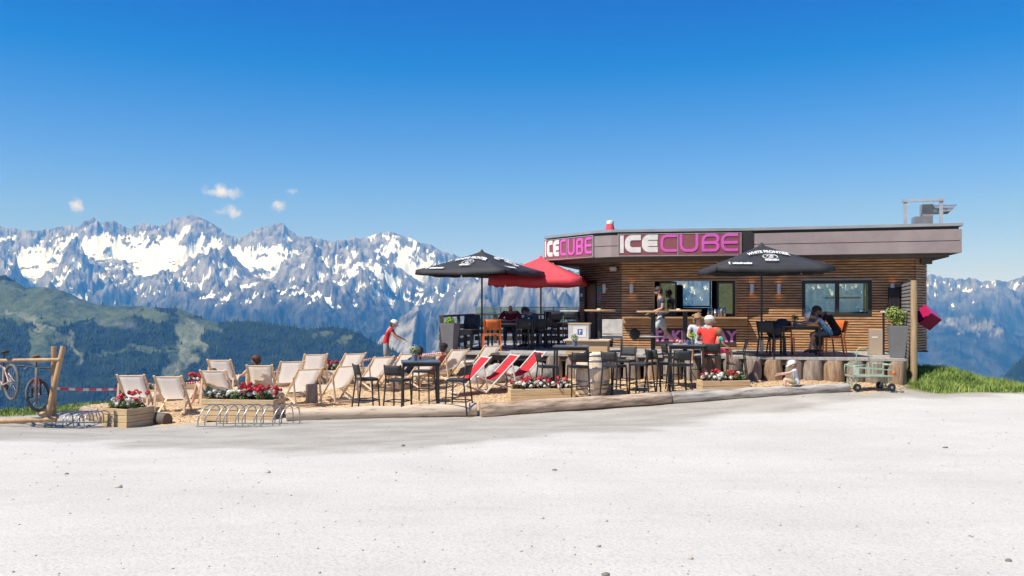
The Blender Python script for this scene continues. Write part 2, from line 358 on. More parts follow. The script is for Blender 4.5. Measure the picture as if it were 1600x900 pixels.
# meadows and pistes on the green ridge
def blob(cx, cy_, rx, ry, a=0):
    ca, sa = math.cos(a), math.sin(a); dx = PXI+WB1-cx; dy = PYI+WB2-cy_
    return 1-sstep(.7, 1.2, ((dx*ca+dy*sa)/rx)**2+((-dx*sa+dy*ca)/ry)**2)
WB1 = 22*fbm(PXI/22, PYI/16, 4)+9*fn; WB2 = 16*fbm(PXI/24+40, PYI/14, 4)+7*fbm(X/60, YY/60, 3)
mead = np.zeros_like(H)
for q in [(60,465,150,20,.08),(70,490,110,16,.0),(150,490,60,14,.3),(285,492,13,22,-.1),(300,520,26,22,.2),(325,506,22,10,.3),(292,550,18,22,-.2),(275,580,16,26,-.1),(262,612,14,20,0),(80,525,34,9,.2),(115,542,8,24,-.4),(62,545,14,26,.3),(45,500,50,4,.45),(240,546,60,3,0),(175,552,30,3,-.1),(500,522,14,7,0),(540,530,10,8,.6),(610,560,10,6,0),(220,490,50,8,.1)]:
    mead = np.maximum(mead, blob(*q))
mead = mead*isg
piste = np.maximum(np.maximum(blob(300,522,24,20,.2), blob(290,550,14,26,-.2)), np.maximum(blob(270,585,12,24,-.1), np.maximum(blob(45,500,52,4,.5), blob(115,542,5,24,-.4))))*isg
FACE = sstep(-25, 5, xp-X)*sstep(900, 700, xp-X)*sstep(0, 40, pyrz-wallz+30)*sstep(-300, 0, yp-YY)*(YY < 9000)*(YY > 7200)
scree = np.maximum(np.maximum(blob(1515,508,50,9,.18), blob(45,455,26,4,.5)), blob(660,520,30,30,.0)*0)
py_up = sstep(-250, 450, H+fn*220)*np.where(PXI>1100, .8, 1)                    # bare rock above, scrub and forest below
V = np.stack([X, YY, H], -1).reshape(-1, 3)
def tmat():
    m = bpy.data.materials.new('mountain_ground'); m.use_nodes = True; t = m.node_tree; b = t.nodes['Principled BSDF']
    b.inputs['Roughness'].default_value = .9; b.inputs['Specular IOR Level'].default_value = .15
    def at(n): q = t.nodes.new('ShaderNodeAttribute'); q.attribute_name = n; return q.outputs['Fac']
    tc = t.nodes.new('ShaderNodeTexCoord')
    def noise(s, d=6, st=(1,1,1)):
        mp = t.nodes.new('ShaderNodeMapping'); mp.inputs['Scale'].default_value = st; t.links.new(tc.outputs['Object'], mp.inputs[0])
        n = t.nodes.new('ShaderNodeTexNoise'); n.inputs['Scale'].default_value = s; n.inputs['Detail'].default_value = d; n.inputs['Roughness'].default_value = .65; t.links.new(mp.outputs[0], n.inputs['Vector']); return n.outputs[0]
    def ramp(f, a, b_, p0=.35, p1=.65):
        r = t.nodes.new('ShaderNodeValToRGB'); r.color_ramp.elements[0].position = p0; r.color_ramp.elements[1].position = p1
        r.color_ramp.elements[0].color = (*a,1); r.color_ramp.elements[1].color = (*b_,1); t.links.new(f, r.inputs[0]); return r.outputs[0]
    def mixc(f, a, b_):
        x = t.nodes.new('ShaderNodeMix'); x.data_type = 'RGBA'; t.links.new(f, x.inputs[0]); t.links.new(a, x.inputs[6]); t.links.new(b_, x.inputs[7]); return x.outputs[2]
    rock = ramp(noise(.006, 8, (1,1,.5)), (.075,.08,.09), (.36,.36,.375), .38, .64)
    scrub = ramp(noise(.004, 8), (.010,.02,.018), (.085,.09,.08), .42, .72)
    forest = ramp(noise(.02, 4), (.008,.017,.008), (.022,.038,.016))
    meadow = ramp(noise(.012, 6), (.045,.07,.03), (.12,.15,.065))
    pist = ramp(noise(.02, 6), (.11,.14,.075), (.23,.24,.16))
    c = mixc(at('high'), scrub, rock)
    c = mixc(at('scree'), c, ramp(noise(.01,6), (.34,.33,.32), (.60,.585,.57)))
    g = mixc(at('meadow'), forest, meadow); g = mixc(at('piste'), g, pist); g = mixc(at('crag'), g, rock)
    c = mixc(at('green'), c, g)
    sn = t.nodes.new('ShaderNodeRGB'); sn.outputs[0].default_value = (.84,.90,.99,1)
    ns = t.nodes.new('ShaderNodeMath'); ns.operation = 'MULTIPLY_ADD'; t.links.new(noise(.012,5), ns.inputs[0]); ns.inputs[1].default_value = 1.6; ns.inputs[2].default_value = -.8
    sa = t.nodes.new('ShaderNodeMath'); sa.operation = 'ADD'; t.links.new(at('snow'), sa.inputs[0]); t.links.new(ns.outputs[0], sa.inputs[1])
    mr = t.nodes.new('ShaderNodeMapRange'); mr.inputs[1].default_value = .42; mr.inputs[2].default_value = .58; t.links.new(sa.outputs[0], mr.inputs[0])
    c = mixc(mr.outputs[0], c, sn.outputs[0])
    t.links.new(c, b.inputs['Base Color'])
    bp = t.nodes.new('ShaderNodeBump'); bp.inputs['Distance'].default_value = 60; bp.inputs['Strength'].default_value = .7
    inv = t.nodes.new('ShaderNodeMapRange'); inv.inputs[3].default_value = .75; inv.inputs[4].default_value = .08; t.links.new(mr.outputs[0], inv.inputs[0])
    t.links.new(inv.outputs[0], bp.inputs['Strength'])
    t.links.new(noise(.008, 9, (1.3,1,.7)), bp.inputs['Height']); t.links.new(bp.outputs[0], b.inputs['Normal'])
    return m
mt = mesh_np('mountains', V, grid_faces(NRr, NC), tmat(), attrs={'snow': snow, 'high': py_up, 'green': isg, 'meadow': mead, 'piste': piste, 'crag': np.clip(crag*1.5,0,1)*isg, 'scree': np.maximum(scree*.55*np.clip(.7+fn, 0, 1), np.maximum(FACE*np.clip(.38+fn*1.4, 0, .6), .42*(near >= H-5)*(PXI > 655)*np.clip(.6+fn*1.6, 0, 1)))*(1-isg)})
tag(mt, kind='structure')
# conifer forest on the green ridge: thousands of small spires, one mass
rs = np.random.RandomState(3)
ri = rs.randint(2, NRr-2, 620000); ci = rs.randint(0, NC-1, 620000)
cell = (Y1[ri+1]-Y1[ri])*Y1[ri]*(u1[1]-u1[0])
ok = (isg[ri, ci] > .5)&(dg[ri, ci] > -40)&(dg[ri, ci] < 1500)&(PYI[ri, ci] < 660)
clump = fbm(X[ri,ci]/60, YY[ri,ci]/60, 3)
alt = sstep(498, 480, PYI[ri, ci]+clump*24)*(PXI[ri, ci] < 260)
prob = (1-np.clip(mead[ri, ci]*1.6, 0, .985))*(1-crag[ri,ci])*np.clip(.72+clump*.9, .1, 1)*(1-alt*.93)
ok &= rs.rand(len(ri)) < prob*np.clip(cell/160, 0, 1)*.9
ri, ci = ri[ok], ci[ok]
if len(ri) > 60000: ri, ci = ri[:60000], ci[:60000]
n = len(ri); jx = (rs.rand(n)-.5)*(u1[1]-u1[0])*Y1[ri]*1.0; jy = (rs.rand(n)-.5)*8
bx_ = X[ri, ci]+jx; by_ = YY[ri, ci]+jy; bz_ = H[ri, ci]-2
hh = rs.uniform(11, 27, n); rr = hh*rs.uniform(.17, .26, n); k = 5
ang = np.arange(k)*2*np.pi/k
ring = np.stack([bx_[:,None]+rr[:,None]*np.cos(ang), by_[:,None]+rr[:,None]*np.sin(ang), np.repeat(bz_[:,None], k, 1)], -1)
tip = np.stack([bx_, by_, bz_+hh], -1)[:,None,:]
TV = np.concatenate([ring, tip], 1).reshape(-1, 3)
b0 = np.arange(n)[:,None]*(k+1)
TF = np.concatenate([np.stack([b0[:,0]+i, b0[:,0]+(i+1)%k, b0[:,0]+k], -1) for i in range(k)], 0)
fo = mesh_np('forest', TV, TF, mat('spruce_forest', (.045,.075,.028), (.007,.015,.007), scale=.02, rough=.95, spec=.1, detail=8), smooth=False)
tag(fo, 'dense dark spruce forest covering the green ridge below the snowy range', 'forest', kind='stuff')
# the air between
hz = MB().span(-17500, 17500, -900, 19800, -2600, 2350).build('haze', [])
tag(hz, 'clear blue mountain air that fades the far ranges', 'haze', kind='stuff')
hm = bpy.data.materials.new('mountain_air'); hm.use_nodes = True; t = hm.node_tree; t.nodes.clear()
ho = t.nodes.new('ShaderNodeOutputMaterial'); pv = t.nodes.new('ShaderNodeVolumePrincipled')
pv.inputs['Color'].default_value = (.055,.33,1.0,1); pv.inputs['Absorption Color'].default_value = (1,1,1,1)
pv.inputs['Density'].default_value = 8.2e-5; pv.inputs['Anisotropy'].default_value = 0.0
t.links.new(pv.outputs[0], ho.inputs['Volume']); hz.data.materials.clear(); hz.data.materials.append(hm)
# ---------------------------------------------------------------- the plateau: one ground sheet
CP = [(800,900,5.2),(0,880,5.6),(1600,900,5.2),(0,790,7.6),(1600,740,9.2),(800,748,9.2),(0,738,9.8),(800,690,12),(1600,676,12.8),(1250,690,12),(350,705,12),(0,700,12.6),(0,672,15.6),(400,673,15.4),(450,657,17.2),(750,651,17.6),(1050,630,18.6),(1320,612,18.8),(1600,619,18.2),(1450,617,18.8),(1230,597,20.3),(200,668,17.8),(60,659,17.8),(300,643,19.6),(520,627,20.3),(640,606,22),(600,582,24),(900,601,21),(1430,597,20.3),(1500,601,20.5)]
cp = np.array([[(a-800)*c/F, c, 2-(b-478)*c/F] for a, b, c in CP]+[[0,0,.36],[-10,-4,.3],[10,-4,.5],[-16,16,-.5],[16,14,.1],[4,27,.25],[11,25,.2],[-9,25,-.3],[18,24,-.6]])
def tps(r2): return np.where(r2 > 0, .5*r2*np.log(np.maximum(r2, 1e-12)), 0)
nK = len(cp); dK = ((cp[:,None,:2]-cp[None,:,:2])**2).sum(-1)
A_ = np.zeros((nK+3, nK+3)); A_[:nK,:nK] = tps(dK)+np.eye(nK)*.8; A_[:nK,nK] = 1; A_[:nK,nK+1:] = cp[:,:2]; A_[nK,:nK] = 1; A_[nK+1:,:nK] = cp[:,:2].T
W_ = np.linalg.solve(A_, np.concatenate([cp[:,2], [0,0,0]]))
BROW = [(-60,10),(-22,18.9),(-15,19.6),(-11.8,19.7),(-9.5,21.6),(-7.5,23.3),(-4.5,25.2),(-1.5,27),(2,30),(12,31),(12.4,26),(11.0,22.6),(11.3,20.4),(11.6,18.9),(14.5,18.7),(22,17),(60,2),(300,-400),(-300,-400)]
def sdf(poly, x, y):
    p = np.array(poly, float); q = np.roll(p, -1, 0); d = np.full(x.shape, 1e18); ins = np.zeros(x.shape, bool)
    for (ax, ay), (bx, by) in zip(p, q):
        ex, ey = bx-ax, by-ay; wx, wy = x-ax, y-ay; t = np.clip((wx*ex+wy*ey)/(ex*ex+ey*ey), 0, 1)
        d = np.minimum(d, (wx-ex*t)**2+(wy-ey*t)**2)
        c = ((ay <= y) != (by <= y)); xx = ax+(y-ay)*ex/(ey if abs(ey) > 1e-9 else 1e-9); ins ^= c & (x < xx)
    return np.where(ins, -1, 1)*np.sqrt(d)
def gz(x, y):
    x = np.atleast_1d(np.asarray(x, float)); y = np.atleast_1d(np.asarray(y, float)); sh = x.shape
    xf = np.clip(x.ravel(), -24, 24); yf = np.clip(y.ravel(), -6, 30); z = np.empty(xf.size)
    for a in range(0, xf.size, 20000):
        xs, ys = xf[a:a+20000], yf[a:a+20000]
        z[a:a+20000] = (tps((xs[:,None]-cp[None,:,0])**2+(ys[:,None]-cp[None,:,1])**2) @ W_[:nK])+W_[nK]+W_[nK+1]*xs+W_[nK+2]*ys
    z = z.reshape(sh)
    d = sdf(BROW, x, y); dd = np.maximum(d, 0)
    z = z-np.where(dd < 6, dd**2*.085, .085*36+(dd-6)*.62)
    back = np.maximum(-9-y, 0); z = z+np.minimum(back, 120)*.42*sstep(0, 12, back)      # the grassy hill behind
    return z
def G(x, y): return float(gz([x], [y])[0])
def sp(a, b, s, far, k):
    m = np.arange(a, b+1e-6, s); g = np.geomspace(s*1.4, far, k); return np.concatenate([a-np.cumsum(g)[::-1], m, b+np.cumsum(g)])
gx1 = sp(-20, 20, .16, 190, 34); gy1 = sp(-4, 30, .16, 190, 34)
GX, GY = np.meshgrid(gx1, gy1)
GZ = gz(GX, GY)
CHIP = [XY(128,20.6),XY(165,19.4),XY(232,18.5),XY(262,17.9),XY(320,17.7),XY(445,17.5),XY(750,18.0),XY(1050,18.9),XY(1330,19.0),XY(1352,18.6),XY(1395,18.9),XY(1412,20.6),XY(1250,21.6),XY(900,24),XY(700,24.6),XY(560,24.4),XY(430,24),XY(300,23),XY(200,22)]
near_ = (np.abs(GX) < 24)&(GY > -6)&(GY < 32)
nzs = fbm(GX*1.1, GY*1.1, 4)
chip = np.where(near_, sstep(.25, -.1, sdf(CHIP, GX, GY)+nzs*.35), 0)
GRASSR = [XY(1408,19.3),XY(1470,18.9),XY(1592,19.0),(14,19.0),(14,34),(9.6,34),(9.4,21)]
gr_ = np.where(near_, sstep(.15, -.15, sdf(GRASSR, GX, GY)+nzs*.3), 0)
dB = sdf(BROW, GX, GY)
gr_ = np.maximum(gr_, sstep(-1.3, -.5, dB+nzs*.5)*(GX < -6.5))
gr_ = np.maximum(gr_, sstep(0, 1.0, dB)); gr_ = np.maximum(gr_, sstep(-9, -12, GY))*(1-chip)
GZ = GZ+np.where(near_, fbm(GX*.9, GY*.9, 3)*.025+fbm(GX*4, GY*4, 3)*.006, 0)*(1-sstep(0,2,dB))+chip*.02+np.where(near_, chip*fbm(GX*3, GY*3, 3)*.03, 0)
mound = np.where(near_, np.exp(-(((GX-10.2)/.8)**2+((GY-21.0)/1.3)**2))*.22+np.exp(-(((GX-10.5)/.5)**2+((GY-20.1)/.7)**2))*.14, 0)
GZ = GZ+mound
def gmat():
    m = bpy.data.materials.new('gravel_ground'); m.use_nodes = True; t = m.node_tree; b = t.nodes['Principled BSDF']
    b.inputs['Roughness'].default_value = .92; b.inputs['Specular IOR Level'].default_value = .2
    tc = t.nodes.new('ShaderNodeTexCoord')
    def at(n): q = t.nodes.new('ShaderNodeAttribute'); q.attribute_name = n; return q.outputs['Fac']
    def noise(s, d=5, st=(1,1,1), r=.6):
        mp = t.nodes.new('ShaderNodeMapping'); mp.inputs['Scale'].default_value = st; t.links.new(tc.outputs['Object'], mp.inputs[0])
        n = t.nodes.new('ShaderNodeTexNoise'); n.inputs['Scale'].default_value = s; n.inputs['Detail'].default_value = d; n.inputs['Roughness'].default_value = r; t.links.new(mp.outputs[0], n.inputs['Vector']); return n.outputs[0]
    def ramp(f, a, b_, p0=.35, p1=.65):
        r = t.nodes.new('ShaderNodeValToRGB'); r.color_ramp.elements[0].position = p0; r.color_ramp.elements[1].position = p1
        r.color_ramp.elements[0].color = (*a,1); r.color_ramp.elements[1].color = (*b_,1); t.links.new(f, r.inputs[0]); return r.outputs[0]
    def mixc(f, a, b_, mode='MIX'):
        x = t.nodes.new('ShaderNodeMix'); x.data_type = 'RGBA'; x.blend_type = mode
        if isinstance(f, float): x.inputs[0].default_value = f
        else: t.links.new(f, x.inputs[0])
        t.links.new(a, x.inputs[6]); t.links.new(b_, x.inputs[7]); return x.outputs[2]
    base = ramp(noise(.35, 6, (1,1.6,1)), (.555,.535,.495), (.605,.58,.545), .38, .6)
    base = mixc(at('sand'), base, ramp(noise(.9, 6, (1,1.8,1)), (.355,.33,.295), (.455,.43,.385)))
    tracks = ramp(noise(1.2, 5, (.35,2.2,1), .7), (.88,.87,.85), (1,1,1), .36, .5); base = mixc(.3, base, tracks, 'MULTIPLY')
    fine = ramp(noise(38, 3, (1,1,1), .8), (.62,.60,.56), (1.0,1.0,1.0), .36, .52); base = mixc(.55, base, fine, 'MULTIPLY')
    vor = t.nodes.new('ShaderNodeTexVoronoi'); vor.inputs['Scale'].default_value = 14; t.links.new(tc.outputs['Object'], vor.inputs['Vector'])
    vr = ramp(vor.outputs['Distance'], (.45,.43,.4), (1,1,1), .05, .13); base = mixc(.25, base, vr, 'MULTIPLY')
    chips = ramp(noise(26, 4, (1,1,1), .8), (.40,.25,.13), (.72,.53,.33), .34, .62)
    grass = ramp(noise(3, 6, (1,1,1), .8), (.06,.08,.02), (.22,.21,.09), .35, .65)
    c = mixc(at('chip'), base, chips); c = mixc(at('grass'), c, grass)
    t.links.new(c, b.inputs['Base Color'])
    bp = t.nodes.new('ShaderNodeBump'); bp.inputs['Strength'].default_value = .55; bp.inputs['Distance'].default_value = .02
    ad = t.nodes.new('ShaderNodeMath'); ad.operation = 'ADD'; t.links.new(noise(30, 5, (1,1,1), .8), ad.inputs[0]); t.links.new(noise(3, 4), ad.inputs[1])
    t.links.new(ad.outputs[0], bp.inputs['Height']); t.links.new(bp.outputs[0], b.inputs['Normal'])
    return m
# the trodden, more sandy strip in front of the logs
SAND = [XY(-100,14.2),XY(100,14),XY(300,12),XY(600,11.5),XY(900,12.8),XY(1100,15.6),XY(1300,17.6),XY(1500,18.2),XY(1700,18),(20,26),(-30,26),(-30,12)]
sand = np.where(near_, sstep(.5, -.5, sdf(SAND, GX, GY)+fbm(GX*.6, GY*.6, 4)*1.6), 0)
go = mesh_np('ground', np.stack([GX, GY, GZ], -1).reshape(-1, 3), grid_faces(len(gy1), len(gx1)), gmat(), attrs={'chip': chip, 'grass': gr_, 'sand': sand})
tag(go, kind='structure')
# true surface height for standing things
def GH(x, y):
    i = int(np.searchsorted(gx1, x))-1; j = int(np.searchsorted(gy1, y))-1
    fx = (x-gx1[i])/(gx1[i+1]-gx1[i]); fy = (y-gy1[j])/(gy1[j+1]-gy1[j])
    return float((GZ[j,i]*(1-fx)+GZ[j,i+1]*fx)*(1-fy)+(GZ[j+1,i]*(1-fx)+GZ[j+1,i+1]*fx)*fy)
def ghv(x, y):
    i = np.clip(np.searchsorted(gx1, x)-1, 0, len(gx1)-2); j = np.clip(np.searchsorted(gy1, y)-1, 0, len(gy1)-2)
    fx = (x-gx1[i])/(gx1[i+1]-gx1[i]); fy = (y-gy1[j])/(gy1[j+1]-gy1[j])
    return (GZ[j,i]*(1-fx)+GZ[j,i+1]*fx)*(1-fy)+(GZ[j+1,i]*(1-fx)+GZ[j+1,i+1]*fx)*fy
# loose wood chips, grass, pebbles: masses
def scatter_tris(name, n, box_, dens, size, flat, m, seed, kind_lab, cat, lift=.0):
    r = np.random.RandomState(seed); x = r.uniform(box_[0], box_[1], n); y = r.uniform(box_[2], box_[3], n); k = r.rand(n) < dens(x, y); x, y = x[k], y[k]; n = len(x)
    z = ghv(x, y)+lift; a = r.uniform(0, 2*np.pi, n); L_ = r.uniform(size[0], size[1], n); W2 = L_*r.uniform(.3, .7, n); t1 = r.uniform(-flat, flat, n); t2 = r.uniform(-flat, flat, n)
    ux = np.stack([np.cos(a), np.sin(a), t1], -1)*L_[:,None]/2; vx = np.stack([-np.sin(a), np.cos(a), t2], -1)*W2[:,None]/2; c = np.stack([x, y, z+L_*.18], -1)
    V_ = np.stack([c-ux-vx, c+ux-vx, c+ux+vx, c-ux+vx], 1).reshape(-1, 3)
    o = mesh_np(name, V_, np.arange(n*4).reshape(-1, 4), m, smooth=False); return tag(o, kind_lab, cat, kind='stuff')
def inmask(M):
    def f(x, y):
        i = np.clip(np.searchsorted(gx1, x)-1, 0, len(gx1)-1); j = np.clip(np.searchsorted(gy1, y)-1, 0, len(gy1)-1); return M[j, i]
    return f
chipm = mat('wood_chip', (.82,.66,.46), (.50,.33,.18), scale=17, rough=.85, detail=6, lo=.34, hi=.62, c3=(.70,.52,.33))
scatter_tris('wood_chips', 130000, (-11.5,10,17,24.5), inmask(chip), (.012,.045), .28, chipm, 4, 'pale loose wood chips covering the seating area', 'wood chips')
pebm = mat('pebble', (.50,.47,.43), (.28,.26,.23), scale=3, rough=.9, detail=3)
rs = np.random.RandomState(9); mb = MB()
for i in range(800):
    Yp = 4.5+rs.rand()**1.4*15; Xp = rs.uniform(-.64, .64)*Yp
    if inmask(np.maximum(chip, gr_))(np.array([Xp]), np.array([Yp]))[0] > .3: continue
    r0 = rs.uniform(.0025, .008)*(1+.04*Yp)*(2 if rs.rand() < .03 else 1)
    mb.ball((Xp, Yp, GH(Xp, Yp)+r0*.3), (r0*rs.uniform(.8,1.5), r0, r0*.7), 5, 4, (0,0,rs.rand()*6))
tag(mb.build('pebbles', pebm), 'small grey pebbles scattered thinly over the pale gravel', 'pebbles', kind='stuff')
for i, (px, py, r0, lab) in enumerate([(185,762,.055,'pale rounded stone lying alone on the left gravel'),(418,739,.05,'flat beige stone below the grey bicycle rack'),(630,697,.045,'brown clod lying below the long left border log'),(105,741,.03,'small greenish stone at the far left of the gravel'),(867,735,.035,'thin dark stone at the middle of the gravel'),(1477,700,.04,'dark grey stone lying alone on the right gravel'),(945,899,.035,'dark stone at the very bottom edge of the gravel'),(1575,877,.03,'small grey stone in the bottom right corner')]):
    Yp = 1.7*F/(py-478)
    for _ in range(12): Yp = (2-GH((px-800)*Yp/F, Yp))*F/(py-478)
    Xp = (px-800)*Yp/F; mb = MB(); r0 *= .6; mb.ball((0,0,0), (r0*1.3, r0, r0*.65), 9, 6)
    for v in mb.v: v *= 1+.25*math.sin(v.x*90+i)*math.cos(v.y*70)
    o = tag(mb.build('stone', mat('stone%s' % ('_pale' if i < 2 else ''), (.5,.47,.42) if i < 2 else (.2,.18,.16), scale=30)), lab, 'stone', 'loose stones on the gravel'); o.location = (Xp, Yp, GH(Xp, Yp)+r0*.25)
# grass blades on the mound at the right and along the left brow
def blades(name, n, box_, dens, h, m, seed, lab):
    r = np.random.RandomState(seed); x = r.uniform(box_[0], box_[1], n); y = r.uniform(box_[2], box_[3], n); k = r.rand(n) < dens(x, y); x, y = x[k], y[k]; n = len(x)
    z = ghv(x, y)-.01; a = r.uniform(0, 2*np.pi, n); cl = .45+.95*np.clip(fbm(x*2.1, y*2.1, 3)+.3, 0, 1.2); H_ = r.uniform(h[0], h[1], n)*cl; wv = r.uniform(.006, .013, n); ln = r.uniform(.1, .7, n)*H_; b = r.uniform(0, 2*np.pi, n)
    c = np.stack([x, y, z], -1); s = np.stack([np.cos(a), np.sin(a), a*0], -1)*wv[:,None]
    mid = c+np.stack([np.cos(b)*ln*.35, np.sin(b)*ln*.35, H_*.6], -1); tp = c+np.stack([np.cos(b)*ln, np.sin(b)*ln, H_], -1)
    V_ = np.stack([c-s, c+s, mid+s*.7, mid-s*.7, tp], 1).reshape(-1, 3); b0 = np.arange(n)*5
    Fc = np.concatenate([np.stack([b0, b0+1, b0+2], -1), np.stack([b0, b0+2, b0+3], -1), np.stack([b0+3, b0+2, b0+4], -1)])
    return tag(mesh_np(name, V_, Fc, m, smooth=False), lab, 'grass', kind='stuff')
gm_ = mat('grass_blade', (.36,.44,.11), (.11,.19,.035), scale=2.2, rough=.8, detail=6, c3=(.23,.33,.07))
blades('grass', 60000, (9.2,13.2,18.4,24), inmask(gr_), (.07,.25), gm_, 5, 'tall fresh green grass on the bank right of the kiosk')
blades('low_grass', 30000, (-15,-7.5,17,23), inmask(gr_), (.03,.14), gm_, 6, 'short green turf along the edge behind the bicycle stand')
# ---------------------------------------------------------------- kiosk
KA = R(-15); KO = Vector((4.37, 24.8, .77)); kx = Vector((math.cos(KA), math.sin(KA), 0)); ky = Vector((-math.sin(KA), math.cos(KA), 0))
def K(px, py=None, v=0.0):
    """kiosk coordinates where the line of sight through this bearing meets the plane y=v"""
    u = (px-800)/F; d = Vector((u, 1, 0)); o = KO+ky*v
    # solve (o + kx*s) parallel d
    s = (o.x-u*o.y)/(u*kx.y-kx.x); p = o+kx*s; z = None if py is None else 2+(478-py)*p.y/F-KO.z
    return s, z
def KW(x, y, z=0): return KO+kx*x+ky*y+Vector((0,0,z))
def toK(p): q = Vector(p)-KO; return Vector((q.dot(kx), q.dot(ky), q.z))
kiosk = thing('kiosk', 'flat-roofed mountain kiosk clad in brown wooden slats with pink and white name signs', 'kiosk', KO, KA)
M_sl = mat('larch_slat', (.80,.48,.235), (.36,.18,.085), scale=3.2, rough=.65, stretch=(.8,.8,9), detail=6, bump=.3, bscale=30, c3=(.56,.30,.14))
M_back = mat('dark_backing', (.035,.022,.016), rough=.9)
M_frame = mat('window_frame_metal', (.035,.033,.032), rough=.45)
M_fas = mat('fascia_cladding', (.345,.28,.275), (.27,.22,.215), scale=1.3, rough=.8, detail=8, bump=.25, bscale=25)
M_cap = mat('zinc_cap', (.42,.43,.44), (.34,.35,.36), scale=2, rough=.45, metal=.3)
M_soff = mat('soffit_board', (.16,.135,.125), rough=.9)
M_wood = mat('plank_wood', (.50,.30,.15), (.30,.16,.075), scale=2.5, rough=.6, stretch=(1,1,10), detail=6)
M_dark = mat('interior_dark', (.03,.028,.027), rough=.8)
M_steel = mat('brushed_steel', (.55,.55,.56), (.42,.42,.43), scale=4, rough=.35, metal=.85)
M_white = mat('white_paint', (.78,.77,.74), (.66,.65,.62), scale=8, rough=.5)
M_black = mat('black_paint', (.022,.022,.024), (.012,.012,.013), scale=8, rough=.5)
M_char = mat('charcoal_metal', (.045,.047,.052), (.028,.03,.034), scale=10, rough=.45)
def glassm(name, col, tr=.75, rough=.02):
    if name in MATS: return MATS[name]
    m = bpy.data.materials.new(name); m.use_nodes = True; t = m.node_tree; t.nodes.clear()
    o = t.nodes.new('ShaderNodeOutputMaterial'); g = t.nodes.new('ShaderNodeBsdfGlossy'); tr_ = t.nodes.new('ShaderNodeBsdfTransparent'); mx = t.nodes.new('ShaderNodeMixShader')
    g.inputs['Roughness'].default_value = rough; g.inputs['Color'].default_value = (.9,.95,1,1); tr_.inputs['Color'].default_value = (*col,1)
    fr = t.nodes.new('ShaderNodeFresnel'); fr.inputs['IOR'].default_value = 1.5; md = t.nodes.new('ShaderNodeMath'); md.operation = 'ADD'; md.use_clamp = True; md.inputs[1].default_value = 1-tr
    t.links.new(fr.outputs[0], md.inputs[0]); t.links.new(md.outputs[0], mx.inputs[0]); t.links.new(tr_.outputs[0], mx.inputs[1]); t.links.new(g.outputs[0], mx.inputs[2]); t.links.new(mx.outputs[0], o.inputs['Surface']); MATS[name] = m; return m
M_glass = glassm('window_glass', (.8,.88,.88), .62); M_clear = glassm('clear_glass', (.86,.93,.92), .93)
def slat_wall(name, a, b, z0, z1, holes=(), depth=.12, out=1, pitch=.072, parent=kiosk, m=None, joints=(), sl=.048):
    """a wall from a to b (kiosk x,y) carrying horizontal slats on its outer face"""
    a = Vector((*a, 0)); b = Vector((*b, 0)); d = (b-a); Ln = d.length; d.normalize(); n = Vector((d.y, -d.x, 0))*out
    Mx = Matrix((d, -n*1.0, Vector((0,0,1)))).transposed()
    bw = MB(); sw = MB()
    xs = sorted({0, Ln, *[h[0] for h in holes], *[h[1] for h in holes]})
    def rect(mb, s0, s1, y0, y1, za, zb): mb.box(a+d*(s0+s1)/2+n*((y0+y1)/2)+Vector((0,0,(za+zb)/2)), (s1-s0, abs(y1-y0), zb-za), Mx)
    for s0, s1 in zip(xs, xs[1:]):
        hs = sorted([h for h in holes if h[0] <= s0+1e-6 and h[1] >= s1-1e-6], key=lambda h: h[2]); z = z0
        for h in hs:
            if h[2] > z: rect(bw, s0, s1, -depth, 0, z, h[2])
            z = h[3]
        if z1 > z: rect(bw, s0, s1, -depth, 0, z, z1)
    rr = random.Random(int(Ln*1000)); z = z0+.01
    while z+sl < z1:
        segs = [(0.0, Ln)]
        for h in holes:
            if h[2] < z+sl and h[3] > z:
                ns = []
                for s0, s1 in segs:
                    if h[0] > s0: ns.append((s0, min(s1, h[0])))
                    if h[1] < s1: ns.append((max(s0, h[1]), s1))
                    if h[1] <= s0 or h[0] >= s1: ns.append((s0, s1))
                segs = [q for q in dict.fromkeys(ns) if q[1]-q[0] > .02]
        for s0, s1 in segs:
            cuts = [s0]+[j for j in joints if s0 < j < s1]+[s1]
            for c0, c1 in zip(cuts, cuts[1:]): rect(sw, c0+.004, c1-.004, .001, .028+rr.uniform(-.003,.003), z, z+sl)
        z += pitch
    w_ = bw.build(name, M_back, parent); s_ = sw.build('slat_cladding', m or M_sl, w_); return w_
# wall corners
XL = K(971)[0]; XR = K(1429)[0]; WH = 2.62
cL = toK(P(971, 478, 25.1)); 
def wline(px0, px1): return K(px0)[0], K(px1)[0]
s0, s1 = wline(1023, 1148.5); zt = K(1085, 439)[1]; zc = K(1085, 494)[1]
w0, w1 = wline(1253, 1362); wzt = K(1307, 438)[1]; wzb = K(1307, 495)[1]
slat_wall('front_wall', (XL, 0), (XR, 0), 0, WH, [(s0-XL, s1-XL, zc, zt), (w0-XL, w1-XL, wzb, wzt)], joints=[K(1000)[0]-XL, K(1169)[0]-XL, K(1189)[0]-XL])
